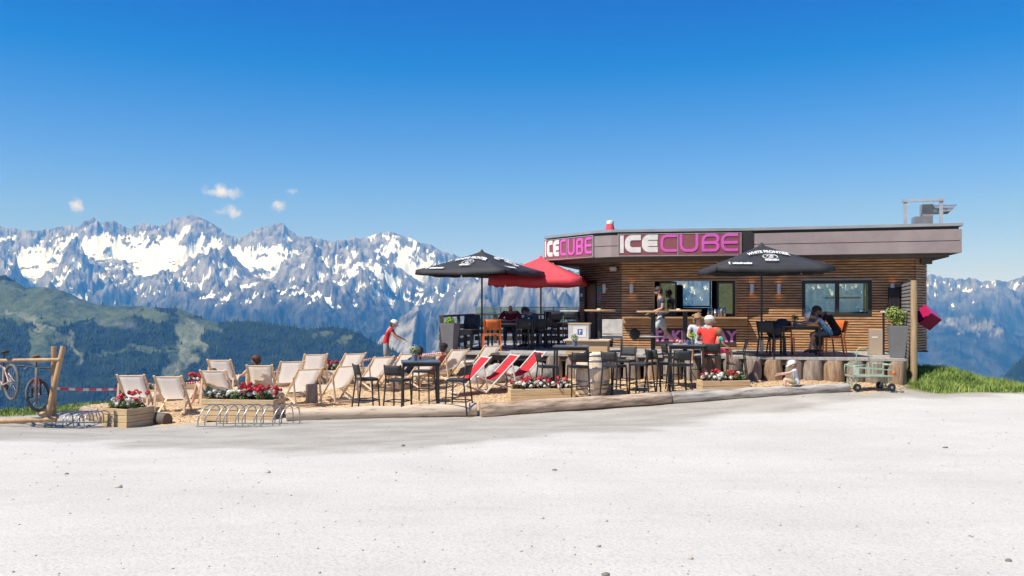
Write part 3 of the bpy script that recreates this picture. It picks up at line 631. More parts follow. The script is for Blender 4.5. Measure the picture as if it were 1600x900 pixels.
# angled left wall with the door, back and side walls
aP = toK(P(906, 478, 27.2)); aL = Vector((aP.x, aP.y, 0)); lenA = math.hypot(XL-aL.x, aL.y)
def onA(px):     # distance along the angled wall for a bearing
    u = (px-800)/F; A = KW(aL.x, aL.y); B = KW(XL, 0); dx, dy = B.x-A.x, B.y-A.y; t = (u*A.y-A.x)/(dx-u*dy); return t*lenA, A.y+dy*t
dA0, yA0 = onA(915); dA1, yA1 = onA(933.5); dz1 = 2+(478-440)*yA1/F-KO.z
slat_wall('angled_wall', (aL.x, aL.y), (XL-.003, 0), 0, WH, [(dA0, dA1, 0, dz1)], m=mat('greybrown_slat', (.46,.30,.19), (.20,.12,.07), scale=3.2, rough=.7, stretch=(.8,.8,9), detail=6, bump=.3, bscale=30))  # slats on this wall coloured a darker, greyer brown than the front
BX = XR+1.6; BY = 4.6
slat_wall('angled_wall', (XR+.003, 0), (XR+.42, .7), 0, WH)
slat_wall('side_wall', (XR+.42, .703), (XR+.42, BY), 0, WH)
slat_wall('side_wall', (aL.x, BY), (aL.x, aL.y+.003), 0, WH)
bw0 = K(1050, None, BY)[0]; bw1 = K(1112, None, BY)[0]; bz1 = K(1080, 434, BY)[1]; bz0 = K(1080, 481, BY)[1]
rb0 = K(1254, None, BY)[0]; rb1 = K(1352, None, BY)[0]
slat_wall('back_wall', (XR+.42, BY), (aL.x, BY), 0, WH, [(XR+.42-bw1, XR+.42-bw0, bz0, bz1), (XR+.42-rb1, XR+.42-rb0, bz0-.2, bz1)])
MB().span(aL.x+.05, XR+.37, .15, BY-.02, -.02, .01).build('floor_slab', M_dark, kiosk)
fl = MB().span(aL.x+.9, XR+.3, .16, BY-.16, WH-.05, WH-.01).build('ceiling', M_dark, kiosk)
# doorway
mb = MB(); A3 = Vector((aL.x, aL.y, 0)); dA = (Vector((XL,0,0))-A3).normalized(); nA = Vector((dA.y, -dA.x, 0)); MA = Matrix((dA, -nA, Vector((0,0,1)))).transposed()
for s_ in (dA0+.02, dA1-.02): mb.box(A3+dA*s_+nA*.01+Vector((0,0,dz1/2)), (.05, .12, dz1), MA)
mb.box(A3+dA*((dA0+dA1)/2)+nA*.011+Vector((0,0,dz1-.02)), (dA1-dA0-.09, .12, .05), MA); fr = mb.build('door_frame', M_frame, kiosk)
dw = (dA1-dA0)*.72
dr = MB().box(A3+dA*(dA0+.05+dw/2)-nA*.03+Vector((0,0,dz1/2-.02)), (dw, .04, dz1-.06), MA).build('door', mat('door_panel', (.15,.095,.055), (.10,.06,.035), scale=3, stretch=(6,6,.6), rough=.6), kiosk)
MB().cyl(A3+dA*(dA0+dw-.04)+nA*.035+Vector((0,0,1.0)), A3+dA*(dA0+dw-.14)+nA*.035+Vector((0,0,1.0)), .012).build('handle', M_steel, dr)
# posters either side of the door
for pc, pw, kk in ((910, 6, 0), (937.5, 7, 1)):
    sA, yA = onA(pc); zz0 = 2+(478-471)*yA/F-KO.z; zz1 = 2+(478-449)*yA/F-KO.z; c = A3+dA*sA+nA*.034
    pa, _ = onA(pc-pw/2); pb, _ = onA(pc+pw/2); W_p = pb-pa
    po = MB().box(c+Vector((0,0,(zz0+zz1)/2)), (W_p, .006, zz1-zz0), MA).build('poster', mat('poster_blue' if kk == 0 else 'poster_teal', (.03,.10,.24) if kk == 0 else (.06,.30,.42), scale=7), kiosk)
    g = MB()
    g.box(c+nA*.006+dA*(W_p*.02)+Vector((0,0,zz0+(zz1-zz0)*.45)), (W_p*.5, .004, .2 if kk else .1), MA)
    g.build('poster_print', mat('print_red', (.55,.10,.08)) if kk else M_white, po)
# counter hatch: frame, sill, sliding panes, board
hatch = MB()
hw = s1-s0; hh = zt-zc
hatch.span(s0-.05, s1+.05, -.05, .08, zt, zt+.05); hatch.span(s0-.05, s0, -.05, .08, zc, zt-.001); hatch.span(s1, s1+.05, -.05, .08, zc, zt-.001)
hf = hatch.build('hatch_frame', M_wood, kiosk)
def pane(x0, x1, z0, z1, nm, v=.02, fw=.045, gm=None, par=kiosk):
    m_ = MB(); m_.span(x0, x1, v, v+.05, z1-fw, z1); m_.span(x0, x1, v, v+.05, z0, z0+fw); m_.span(x0, x0+fw, v, v+.05, z0+fw+.001, z1-fw-.001); m_.span(x1-fw, x1, v, v+.05, z0+fw+.001, z1-fw-.001)
    f_ = m_.build(nm, M_frame, par); MB().span(x0+fw, x1-fw, v+.02, v+.026, z0+fw, z1-fw).build('pane', gm or M_glass, f_); return f_
a0, a1 = K(1030)[0], K(1057)[0]; pane(a0, a1, zc+.02, zt-.02, 'window'); a0, a1 = K(1120)[0], K(1148)[0]; pane(a0, a1, zc+.02, zt-.02, 'window', fw=.06)
MB().span(K(1030)[0], K(1148)[0], .02, .12, zc-.02, zc+.018).build('window_sill', M_frame, kiosk)
cb0 = K(973)[0]; cb1 = K(1168)[0]; cz1 = K(1085, 495)[1]; cz0 = K(1085, 506)[1]
MB().span(cb0, cb1, -.16, -.03, cz0, cz1).build('counter_board', M_wood, kiosk, bevel=.01)
MB().span(cb0+.05, cb1, -.36, -.16, cz1-.05, cz1).build('counter_top', M_wood, kiosk, bevel=.008)
# rear window seen through the hatch
pane(bw0+.02, bw1-.02, bz0+.02, bz1-.02, 'rear_window', BY-.1, .05, M_clear); pane(rb0+.02, rb1-.02, bz0-.18, bz1-.02, 'rear_window', BY-.1, .05, M_clear)
# large window at the right
mid = K(1308)[0]; m_ = MB(); fw = .09
m_.span(w0, w1, -.03, .06, wzt-fw, wzt); m_.span(w0, w1, -.03, .06, wzb, wzb+fw)
for xa, xb in ((w0, w0+fw), (mid-fw*.6, mid+fw*.6), (w1-fw, w1)): m_.span(xa, xb, -.03, .06, wzb+fw+.001, wzt-fw-.001)
bwf = m_.build('window', M_frame, kiosk)
for xa, xb in ((w0+fw, mid-fw*.6), (mid+fw*.6, w1-fw)): MB().span(xa, xb, .01, .016, wzb+fw, wzt-fw).build('pane', glassm('clear_pane', (.88,.92,.92), .86), bwf)
MB().span(w0-.02, w1+.02, -.05, .02, wzt+.003, wzt+.035).build('frame', M_cap, bwf)
# kitchen things inside
MB().span(w0-.3, w1+.4, 1.3, 1.9, .01, .9).build('worktop', M_steel, kiosk)
MB().span(w0+.8, w1, 2.2, 2.26, 1.45, 1.5).build('shelf', M_steel, kiosk)
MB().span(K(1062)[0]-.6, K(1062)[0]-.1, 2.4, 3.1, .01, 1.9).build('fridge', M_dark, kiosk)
# glasses on the counter
for i, px in enumerate((1107, 1112, 1117.5, 1123, 1127, 1132)):
    x, _ = K(px, None, -.22); g = MB().lathe([(.025,0),(.035,.0),(.04,.12+.05*(i % 3)),(.03,.2+.04*(i % 2)),(.012,.24+.04*(i % 2))], (0,0,0), 10)
    o = g.build('bottle', glassm('bottle_glass', (.45,.55,.65), .6) if i % 2 else M_steel); o.location = KW(x, -.22, cz1); tag(o, ['leftmost grey bottle on the counter of the serving hatch','clear bottle second from left on the serving counter','steel cup third from left on the serving counter','clear bottle third from right on the serving counter','steel cup second from right on the serving counter','rightmost clear bottle on the counter of the serving hatch'][i], 'bottle', 'bottles and cups on the serving counter')
# wall lamps (lit) and floodlight
def wall_lamp(c, n_):
    rt = thing('wall_lamp', 'x', 'lamp'); rt.parent = kiosk; return rt
M_glow = mat('lamp_glow', (1,.75,.45), emis=((1,.55,.2), 6.0))
for px in (987.5, 1175, 1217, 1393.5):
    x, z = K(px, 451); b_ = MB().cyl((x,-.12,z-.13), (x,-.12,z+.13), .055, n=14, caps=False).box((x,-.05,z), (.04,.09,.05)).build('wall_lamp', M_white, kiosk)
    MB().cyl((x,-.12,z-.09), (x,-.12,z+.09), .046, n=12).build('bulb', M_glow, b_)
sA, yA = onA(949.5); zA = 2+(478-451)*yA/F-KO.z; c = A3+dA*sA+nA*.12+Vector((0,0,zA))
MB().cyl(c-Vector((0,0,.13)), c+Vector((0,0,.13)), .055, n=14).box(c-nA*.06, (.04,.09,.05), MA).build('wall_lamp', M_white, kiosk)
sA, yA = onA(965); zA = 2+(478-420)*yA/F-KO.z; c = A3+dA*sA+nA*.16+Vector((0,0,zA))
fl = MB().box(c, (.22,.08,.13), (R(20),0,R(-35))).build('floodlight', mat('floodlight_housing', (.62,.60,.54)), kiosk, bevel=.01); MB().bar(c+Vector((.02,.02,0)), c-nA*.14, .03).build('bracket', M_char, fl)
x, z = K(991.6, 522); MB().cyl((x,-.028,z), (x,-.07,z), .16, .13, n=20).build('vent', M_black, kiosk)
x0, z0 = K(1387, 484); x1, z1 = K(1405, 450)
MB().span(x0, x1, -.2, -.03, z0, z1).build('loudspeaker', M_black, kiosk, bevel=.02)
# fascia: outline through measured corners; cap; soffit
FB, FT = 2.61, 3.34
fpts = [toK(P(852,478,26.3)), toK(P(929,478,24.36)), toK(P(955,478,24.02)), toK(P(965,478,23.98)), toK(P(1158.5,478,23.5)), toK(P(1177,478,23.43)), toK(P(1503,478,22.03))]
fpts = [Vector((p.x, p.y, 0)) for p in fpts]
rx_ = fpts[-1].x; loop = fpts+[Vector((rx_, BY+.7, 0)), Vector((fpts[0].x, BY+.7, 0))]
def ring(mb, pts, z0, z1):
    n = len(pts); mb.add([p+Vector((0,0,z0)) for p in pts]+[p+Vector((0,0,z1)) for p in pts], [[i,(i+1)%n,n+(i+1)%n,n+i] for i in range(n)]+[list(range(n))[::-1], [n+i for i in range(n)]]); return mb
def inset(pts, d):
    n = len(pts); out = []
    for i in range(n):
        a, b, c = pts[i-1], pts[i], pts[(i+1)%n]; e0 = (b-a).normalized(); e1 = (c-b).normalized(); n0 = Vector((-e0.y,e0.x,0)); n1 = Vector((-e1.y,e1.x,0)); m_ = (n0+n1).normalized(); out.append(b+m_*d/max(.4, m_.dot(n0)))
    return out
roof = ring(MB(), inset(loop, .10), FB-.02, FT).build('roof', M_soff, kiosk)
# two rows of cladding boards with a shadow gap
cl = ring(MB(), loop, FB, FB+.30)
ring(cl, loop, FB+.318, FT-.12).build('fascia', M_fas, roof)
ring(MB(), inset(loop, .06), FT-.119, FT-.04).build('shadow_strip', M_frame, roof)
ring(MB(), inset(loop, -.03), FT-.039, FT+.035).build('roof_cap', M_cap, roof)
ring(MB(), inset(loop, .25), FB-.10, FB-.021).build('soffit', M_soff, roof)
# end trims and eave beams at the right
MB().span(XR+.2, rx_-.5, .2, .4, FB-.24, FB-.105).build('eave_beam', M_soff, roof)
# small recess left of the long fascia
def seg(i): a, b = fpts[i], fpts[i+1]; d = (b-a); L_ = d.length; d = d/L_; return a, d, L_, Vector((d.y, -d.x, 0))
def onseg(i, px):
    a, d, L_, n = seg(i); u = (px-800)/F; A = KW(a.x, a.y); D = kx*d.x+ky*d.y; t = (u*A.y-A.x)/(D.x-u*D.y); return t, A.y+D.y*t
def sign(i, px0, pm, px1, letters, zt_, zb_, scale):
    a, d, L_, n = seg(i); Mx = Matrix((d, -n, Vector((0,0,1)))).transposed()
    t0 = onseg(i, px0)[0]; t1 = onseg(i, px1)[0]; tm_ = onseg(i, pm)[0]
    zb, zt2 = FB+.02, FT-.10
    b = MB(); b.box(a+d*(t0+t1)/2+n*.03+Vector((0,0,(zb+zt2)/2)), (t1-t0, .06, zt2-zb), Mx)
    s_ = b.build('sign_panel', mat('sign_rose', (.30,.105,.115), (.25,.085,.095), scale=1.2, rough=.35), kiosk)
    f_ = MB()
    for tt in (t0, tm_, t1): f_.box(a+d*tt+n*.035+Vector((0,0,(zb+zt2)/2)), (.018, .075, zt2-zb), Mx)
    for zz in (zb, zt2): f_.box(a+d*(t0+t1)/2+n*.034+Vector((0,0,zz)), (t1-t0+.018, .073, .016), Mx)
    f_.build('sign_frame', mat('alu_trim', (.62,.60,.60), rough=.4, metal=.4), s_)
    for ch, pa, pb, ya, yb, white in letters:
        ta, Ya = onseg(i, pa); tb, Yb = onseg(i, pb); Ym = (Ya+Yb)/2
        z_t = 2+(478-ya)*Ym/F-KO.z; z_b = 2+(478-yb)*Ym/F-KO.z; W_, H_ = tb-ta, z_t-z_b
        st = .30*H_ if white else .155*H_
        st = min(st*scale, W_*.98 if ch == 'I' else .45*W_)
        lm = letter(ch, W_, H_, st)
        q = MB()
        for v_, f2 in lm: q.add([a+d*(ta+v.x)+n*(.062+v.y)+Vector((0,0,z_b+v.z)) for v in v_], f2)
        q.build('sign_letter', mat('letter_white', (.86,.83,.78), rough=.4) if white else mat('letter_pink', (.78,.13,.55), (.70,.11,.50), rough=.4), s_)
def ribbon(path, w, t=.012, closed=False):
    """flat stroke following a path in x,z; returns verts, faces"""
    n = len(path); L_, R_ = [], []
    for i, p in enumerate(path):
        a = path[i-1] if i else None; c = path[i+1] if i < n-1 else None
        if a is None: e = (c-p).normalized(); nn = Vector((-e.y, e.x)); k = 1
        elif c is None: e = (p-a).normalized(); nn = Vector((-e.y, e.x)); k = 1
        else:
            e0 = (p-a).normalized(); e1 = (c-p).normalized(); n0 = Vector((-e0.y, e0.x)); n1 = Vector((-e1.y, e1.x)); nn = (n0+n1).normalized(); k = 1/max(.5, nn.dot(n0))
        L_.append(p+nn*w/2*k); R_.append(p-nn*w/2*k)
    vs = [Vector((q.x, 0, q.y)) for q in L_+R_]+[Vector((q.x, t, q.y)) for q in L_+R_]; N2 = 2*n; fs = []
    for i in range(n-1):
        fs += [[i, i+1, n+i+1, n+i], [N2+i, N2+n+i, N2+n+i+1, N2+i+1], [i, N2+i, N2+i+1, i+1], [n+i, n+i+1, N2+n+i+1, N2+n+i]]
    fs += [[0, n, N2+n, N2], [n-1, N2+n-1, N2+2*n-1, 2*n-1]]
    return vs, fs
def letter(ch, W_, H_, st):
    x0, x1, y0, y1 = st/2, W_-st/2, st/2, H_-st/2; r = min(W_, H_)*.30
    def arc(cx, cy_, r, a0, a1, k=6): return [Vector((cx+r*math.cos(R(a0+(a1-a0)*i/k)), cy_+r*math.sin(R(a0+(a1-a0)*i/k)))) for i in range(k+1)]
    r = min(r, (x1-x0)*.6, (y1-y0)*.4)
    V2 = lambda x, y: Vector((x, y)); out = []
    if ch == 'I': out = [[V2(W_/2, 0), V2(W_/2, H_)]]
    elif ch in 'CE':
        out = [[V2(W_, y1)]+arc(x0+r, y1-r, r, 90, 180)+arc(x0+r, y0+r, r, 180, 270)+[V2(W_, y0)]]
        if ch == 'E': out.append([V2(x0+st/2, H_/2), V2(W_*.97, H_/2)])
    elif ch == 'U': out = [[V2(x0, H_)]+arc(x0+r, y0+r, r, 180, 270)+arc(x1-r, y0+r, r, 270, 360)+[V2(x1, H_)]]
    elif ch == 'B':
        ym = H_*.5; r2 = min(r, (y1-ym)*.48)
        out = [[V2(x0, 0)]+arc(x0+r, y1-r, r, 180, 90)+arc(x1-r2, y1-r2, r2, 90, 0)+arc(x1-r2, ym+r2, r2, 0, -90)+[V2(x0+st/2, ym)],
               arc(x1-r2, ym-r2, r2, 90, 0)+arc(x1-r2, y0+r2, r2, 0, -90)+[V2(x0+st/2, y0)]]
    return [ribbon(p, st, .012+.001*i) for i, p in enumerate(out)]
sign(3, 966, 1059, 1157.5, [('I',968.8,974.7,368.3,395.6,1),('C',976.4,1001.4,367.6,394.8,1),('E',1003,1027.8,367,394.4,1),('C',1032,1057.6,366.6,393.8,0),('U',1061.8,1091,366.0,393.6,0),('B',1096,1123.6,365.5,393.2,0),('E',1126.5,1153,365,392.8,0)], 0, 0, 1)
sign(0, 853, 888.8, 928.7, [('I',854,856.4,377,402,1),('C',857.5,866.4,376.4,401.3,1),('E',867.2,876.4,375.4,400.6,1),('C',878,887.6,374,399.5,0),('U',890,901,373,398.6,0),('B',903.3,914.2,372,398,0),('E',916.7,927.6,370.6,396.6,0)], 0, 0, 1)
# dark panel standing in for a dark recess between sign and long fascia
a, d, L_, n = seg(4); MB().box(a+d*(L_/2)+n*.02+Vector((0,0,(FB+FT)/2+.02)), (L_-.02, .04, FT-FB-.16), Matrix((d, -n, Vector((0,0,1)))).transposed()).build('recess_panel', M_frame, kiosk)
# lettering by a built-in typeface, turned into mesh
def text_mesh(body, size, name, m, parent, M4, ex=.004, align='CENTER', bold=0, spacing=1.0, bend=None):
    c = bpy.data.curves.new(name, 'FONT'); c.body = body; c.size = size; c.extrude = ex; c.align_x = align; c.align_y = 'CENTER'; c.offset = bold; c.space_character = spacing; c.resolution_u = 3
    o = bpy.data.objects.new('tmp', c); COL.objects.link(o); dg = bpy.context.evaluated_depsgraph_get(); dg.update()
    me = bpy.data.meshes.new_from_object(o.evaluated_get(dg)); bpy.data.objects.remove(o); me.name = name
    if bend:
        for v in me.vertices: v.co.y += -bend*v.co.x**2
    me.transform(M4); me.materials.clear(); me.materials.append(m); q = bpy.data.objects.new(name, me); COL.objects.link(q); q.parent = parent; return q
tx0, tz0 = K(1021, 535); tx1, tz1 = K(1150, 517)
tp = MB().span(tx0, tx1, -.045, -.029, tz0-.06, tz1+.05).build('sign_panel', mat('takeaway_board', (.045,.03,.032)), kiosk)
text_mesh('TAKE AWAY', .42, 'sign_letter', mat('letter_magenta', (.80,.27,.60)), tp, Matrix.Translation(((tx0+tx1)/2, -.047, (tz0+tz1)/2)) @ Matrix.Rotation(R(90), 4, 'X') @ Matrix.Scale(.98, 4, (1,0,0)), bold=.017)
# exhaust on the roof
def KZ(px, py, v): x, z = K(px, py, v); return Vector((x, v, z))
v = .9; rz = FT+.036
ex = thing('exhaust_unit', 'grey steel kitchen exhaust with a slanted pipe under a pipe frame on the flat roof', 'exhaust', KO, KA)
b_ = MB(); z_ = KZ(1414, 316, v).z
for px in (1414.5, 1470.5):
    p = KZ(px, 330, v); b_.bar((p.x, v, rz), (p.x, v, z_), .09, .05)
pA, pB = KZ(1409, 315, v), KZ(1475, 315, v); b_.bar((pA.x, v, z_+.04), (pB.x, v, z_+.04), .10, .07); b_.build('frame', mat('galvanised', (.50,.52,.54), (.40,.42,.44), scale=3, rough=.5, metal=.3), ex)
p0, p1 = KZ(1430, 347, v), KZ(1459, 337, v); MB().span(p0.x, p1.x, v+.1, v+.6, rz, p1.z).build('base_box', M_steel, ex)
p2, p3 = KZ(1442.5, 336, v), KZ(1460, 317.5, v); MB().span(p2.x, p3.x, v+.12, v+.5, p1.z+.002, p3.z).build('fan_box', mat('olive_steel', (.36,.36,.32), rough=.5, metal=.3), ex)
q0, q1 = KZ(1460, 326, v), KZ(1492, 325, v); pp = MB().cyl((q0.x+.002, v+.3, q0.z), (q1.x, v+.3, q0.z), .13, n=20, caps=False)
for vtx in pp.v[20:]: vtx.x += (vtx.z-q0.z)*1.0
pp.build('pipe', M_steel, ex)
# deck: front edge slopes with the kiosk; boards run away from the kiosk
dE = [toK(P(736,478,22.6)), toK(P(1416,478,19.85))]
yF = (dE[0].y+dE[1].y)/2; xD0 = toK(P(728,478,22.7)).x; xD1 = dE[1].x
deck = thing('terrace_deck', 'raised grey weathered plank terrace around the kiosk on upright log stumps', 'deck', KO, KA)
rr = random.Random(2); mb = MB(); x = xD0
M_deck = mat('weathered_deck', (.44,.415,.385), (.30,.28,.26), scale=2.2, rough=.8, stretch=(5,.4,1), detail=6, bump=.2)
while x < xD1-.05:
    wdt = min(.14, xD1-x); mb.span(x+.003, x+wdt-.003, yF, .0-.16 if XL < x < XR else (3.3 if x <= XL else 2.2), -.04, rr.uniform(-.003, 0)); x += .14
mb.build('deck_boards', M_deck, deck)
dA_, dB_, dC_ = toK((*XY(690, 23.0), 0)), toK((*XY(738, 28.3), 0)), toK((*XY(906, 27.9), 0))
wp_ = [Vector((xD0+.01, yF+.02, 0)), Vector((xD0+.01, 3.25, 0)), Vector((dC_.x-.6, dC_.y, 0)), Vector((dB_.x, dB_.y, 0)), Vector((dA_.x, dA_.y, 0))]
q_ = MB(); n5 = len(wp_); q_.add([p+Vector((0,0,-.05)) for p in wp_]+[p+Vector((0,0,-.006)) for p in wp_], [list(range(n5)), [n5+i for i in range(n5)][::-1]]+[[i,n5+i,n5+(i+1)%n5,(i+1)%n5] for i in range(n5)]); q_.build('deck_wing', M_deck, deck)
MB().span(xD0, xD1, yF-.03, yF-.002, -.06, -.003).build('edge_board', M_deck, deck)
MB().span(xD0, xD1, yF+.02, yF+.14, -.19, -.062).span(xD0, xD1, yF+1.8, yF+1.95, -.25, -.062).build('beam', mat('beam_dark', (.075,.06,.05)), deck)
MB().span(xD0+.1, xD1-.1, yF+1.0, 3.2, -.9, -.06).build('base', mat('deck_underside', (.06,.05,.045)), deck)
# stump posts under the edge
M_bark = mat('grey_log', (.36,.31,.27), (.15,.12,.10), scale=5, rough=.9, stretch=(3,3,.5), detail=7, bump=.6, bscale=14, c3=(.25,.20,.165))
M_bark2 = mat('brown_log', (.42,.30,.20), (.17,.11,.075), scale=5, rough=.9, stretch=(3,3,.5), detail=7, bump=.6, bscale=14, c3=(.30,.20,.13))
stumps = [(1401,30),(1367,31),(1336,28),(1303,33),(1270,30),(1240,27),(1208,30),(1176,29),(1144,30),(1113,30),(1082,29),(1050,28),(1019,27),(988,27),(957,26),(926,26),(896,25),(866,25)]
desc = ['thick grey log stump under the deck corner behind the green cart','cracked reddish grey stump behind the right half of the green cart','grey stump behind the left end of the green cart','wide pale grey stump under the deck left of the green cart','orange-brown stump right behind the seated toddler','grey stump hidden partly by the toddler in the white cap','weathered stump just left of the toddler','dark barked stump second to the left of the toddler','stump behind the right end of the small flower box','stump behind the man in red','stump below the blond woman','stump behind the tallest stools','stump with a lit brown flank among the black stools','stump right of the wine barrel behind the stools','stump just right of the wine barrel','stump behind the wine barrel','stump left of the wine barrel','stump behind the right black table']
for i, ((px, wpx), ds) in enumerate(zip(stumps, desc)):
    s_, _ = K(px, None, yF+.1); wp = KW(s_, yF+.12); r0 = wpx*wp.y/F/2*.98; g = GH(wp.x, wp.y)-.05; h_ = KO.z-.065-g
    mb = MB(); n_ = 22; prof = [(r0*.94, 0), (r0*1.03, .08), (r0*rr.uniform(.97,1.03), h_*.5), (r0*.99, h_-.05), (r0*.9, h_)]
    mb.lathe(prof, n=n_)
    for j, v_ in enumerate(mb.v): a_ = math.atan2(v_.y, v_.x); k_ = 1+.05*math.sin(3*a_+i)+.035*math.sin(7*a_+i*2.1); v_.x *= k_; v_.y *= k_
    o = mb.build('log_stump', M_bark if i % 3 else M_bark2); o.location = (wp.x, wp.y, g); o.rotation_euler[2] = i; tag(o, ds, 'stump', 'upright log stumps holding the deck edge')
# wing wall with slats and the round pole in front of the right end
wx = K(1409)[0]; wx2 = K(1428, None, yF+.1)[0]
wz1 = 1.88; wing = thing('slat_screen', 'grey slatted windbreak running forward from the right end of the kiosk', 'screen', KO, KA)
M_grey = mat('silver_slat', (.34,.33,.33), (.20,.19,.19), scale=3, rough=.7, stretch=(1,1,8))
ww = slat_wall('panel', (wx, -.05), (wx2, yF+.15), -.7, wz1, out=1, parent=wing, m=M_grey, depth=.05, pitch=.09, sl=.062)
for yy_, xq in ((-.08, wx), (-1.5, wx+(wx2-wx)*.5)): MB().span(xq+.065, xq+.15, yy_-.05, yy_+.05, -.7, wz1+.03).build('post', mat('brown_post', (.16,.11,.08)), wing)
pw = P(1428, 478, 20.0); gp = GH(pw.x, pw.y); pole = MB().cyl((0,0,-.1), (0,0,2.6-gp), .078, .072, n=18).build('wooden_pole', mat('pole_wood', (.46,.33,.18), (.30,.20,.10), scale=4, stretch=(4,4,.4), detail=6, bump=.3), None)
pole.location = (pw.x, pw.y, gp); tag(pole, 'round pale brown timber pole standing at the right corner of the deck', 'pole')
# magenta cube sign balancing on its corner behind the screen
cz = P(1449, 496, 22.3); cb = thing('cube_sign', 'large magenta cube tilted onto its corner beyond the right corner of the kiosk', 'sign', cz)
q = MB().box((0,0,0), (.41,.41,.41), (R(38),R(28),R(20))).build('cube', mat('magenta_plastic', (.42,.015,.10), (.36,.012,.08), scale=2, rough=.3), cb, bevel=.012)
MB().bar((-.25,.3,.0), (-.1,.1,.0), .04).cyl((-.25,.32,-1.3), (-.25,.32,.5), .03, n=10).build('bracket', M_char, cb)
# ---------------------------------------------------------------- furniture and terrace things
def DK(px, Y): x, y = XY(px, Y); return (x, y, KO.z)
def GR(px, Y, dz=0): x, y = XY(px, Y); return (x, y, GH(x, y)+dz)
M_beige = mat('canvas_beige', (.84,.79,.73), (.76,.70,.64), scale=4, rough=.9, bump=.15, bscale=60)
M_red = mat('canvas_red', (.62,.018,.03), (.55,.014,.024), scale=4, rough=.85, bump=.15, bscale=60)
M_beech = mat('beech_frame', (.78,.60,.42), (.62,.46,.30), scale=5, rough=.6, stretch=(2,2,2))
M_whitew = mat('white_frame', (.76,.73,.68), (.66,.62,.57), scale=5, rough=.5)
M_orange = mat('orange_metal', (.68,.155,.025), (.62,.135,.02), scale=6, rough=.45)
M_orf = mat('orange_mesh', (.64,.15,.03), (.56,.12,.02), scale=9, rough=.7, bump=.2, bscale=120)
M_blk = mat('black_metal', (.028,.03,.034), (.018,.019,.022), scale=9, rough=.42)
M_blf = mat('black_mesh', (.04,.042,.047), (.026,.027,.03), scale=12, rough=.7, bump=.2, bscale=120)
M_plank = mat('planter_plank', (.68,.51,.31), (.46,.32,.17), scale=2.6, rough=.75, stretch=(.7,.7,8), detail=7, bump=.25, bscale=20)
M_soil = mat('soil', (.05,.035,.025), rough=1)
M_leaf = mat('leaf_green', (.10,.17,.045), (.035,.07,.02), scale=9, rough=.7, detail=4)
M_leafp = mat('leaf_dark', (.085,.075,.05), (.04,.03,.025), scale=9, rough=.7)
M_lime = mat('leaf_lime', (.30,.48,.05), (.14,.28,.03), scale=12, rough=.7)
M_fr = mat('petal_red', (.70,.06,.07), (.42,.015,.03), scale=14, rough=.7)
M_fw = mat('petal_white', (.80,.78,.72), (.65,.63,.55), scale=20, rough=.7)
M_galv = mat('galvanised_tube', (.45,.46,.47), (.36,.37,.38), scale=6, rough=.35, metal=.7)
M_tabletop = mat('grey_slate_top', (.10,.12,.15), (.07,.085,.105), scale=6, rough=.35)
# deckchair: sitter faces +y
def make_deckchair(name, cloth, frame, cat='deckchair', logo=False):
    t = thing(name, 'x', cat); W_ = .29
    def rails(a, b, nm, w=.028, x=W_):
        m_ = MB()
        for s_ in (-1, 1): m_.bar((s_*x, a[0], a[1]), (s_*x, b[0], b[1]), .024, .042, up=(1,0,0))
        return m_
    top, fr, sf, rb = (-.50,.90), (.38,.02), (.56,.40), (-.42,.02)
    m_ = rails(top, fr, ''); m_.cyl((-W_-.02, -.47,.868), (W_+.02, -.47,.868), .016, n=8); m_.cyl((-W_, .36, .045), (W_, .36, .045), .014, n=8); m_.build('back_frame', frame, t)
    m_ = rails(sf, rb, '', x=W_-.035); m_.cyl((-W_+.02, .545, .385), (W_-.02, .545, .385), .016, n=8); m_.cyl((-W_+.03, -.40, .04), (W_-.03, -.40, .04), .014, n=8); m_.build('seat_frame', frame, t)
    m_ = rails((-.28, .69), (-.40, .05), '', x=W_+.028); m_.cyl((-W_-.03,-.395,.075), (W_+.03,-.395,.075), .012, n=8); m_.build('brace', frame, t)
    rows = []; n = 14
    for i in range(n+1):
        u = i/n; y = -.47+(.545+.47)*u; z = .875+(.395-.875)*u-(.36*4*u*(1-u))*(.72+.28*u)*.78
        rows.append([((-W_+.035)+(2*W_-.07)*j/4, y, z-.012*(1-((j-2)/2)**2)) for j in range(5)])
    f_ = MB().sheet(rows, smooth=True).build('fabric', cloth, t, solid=.006)
    if logo:
        MB().sheet([[(x_, -.27+.14*k/3-.0+.012, .595-.115*k/3) for x_ in (-.022, .022)] for k in range(4)]).build('print', M_white, f_, solid=.004)
    return Proto(t)
dc = make_deckchair('deckchair', M_beige, M_beech)
GB = 'beige canvas deckchairs on the wood chips'
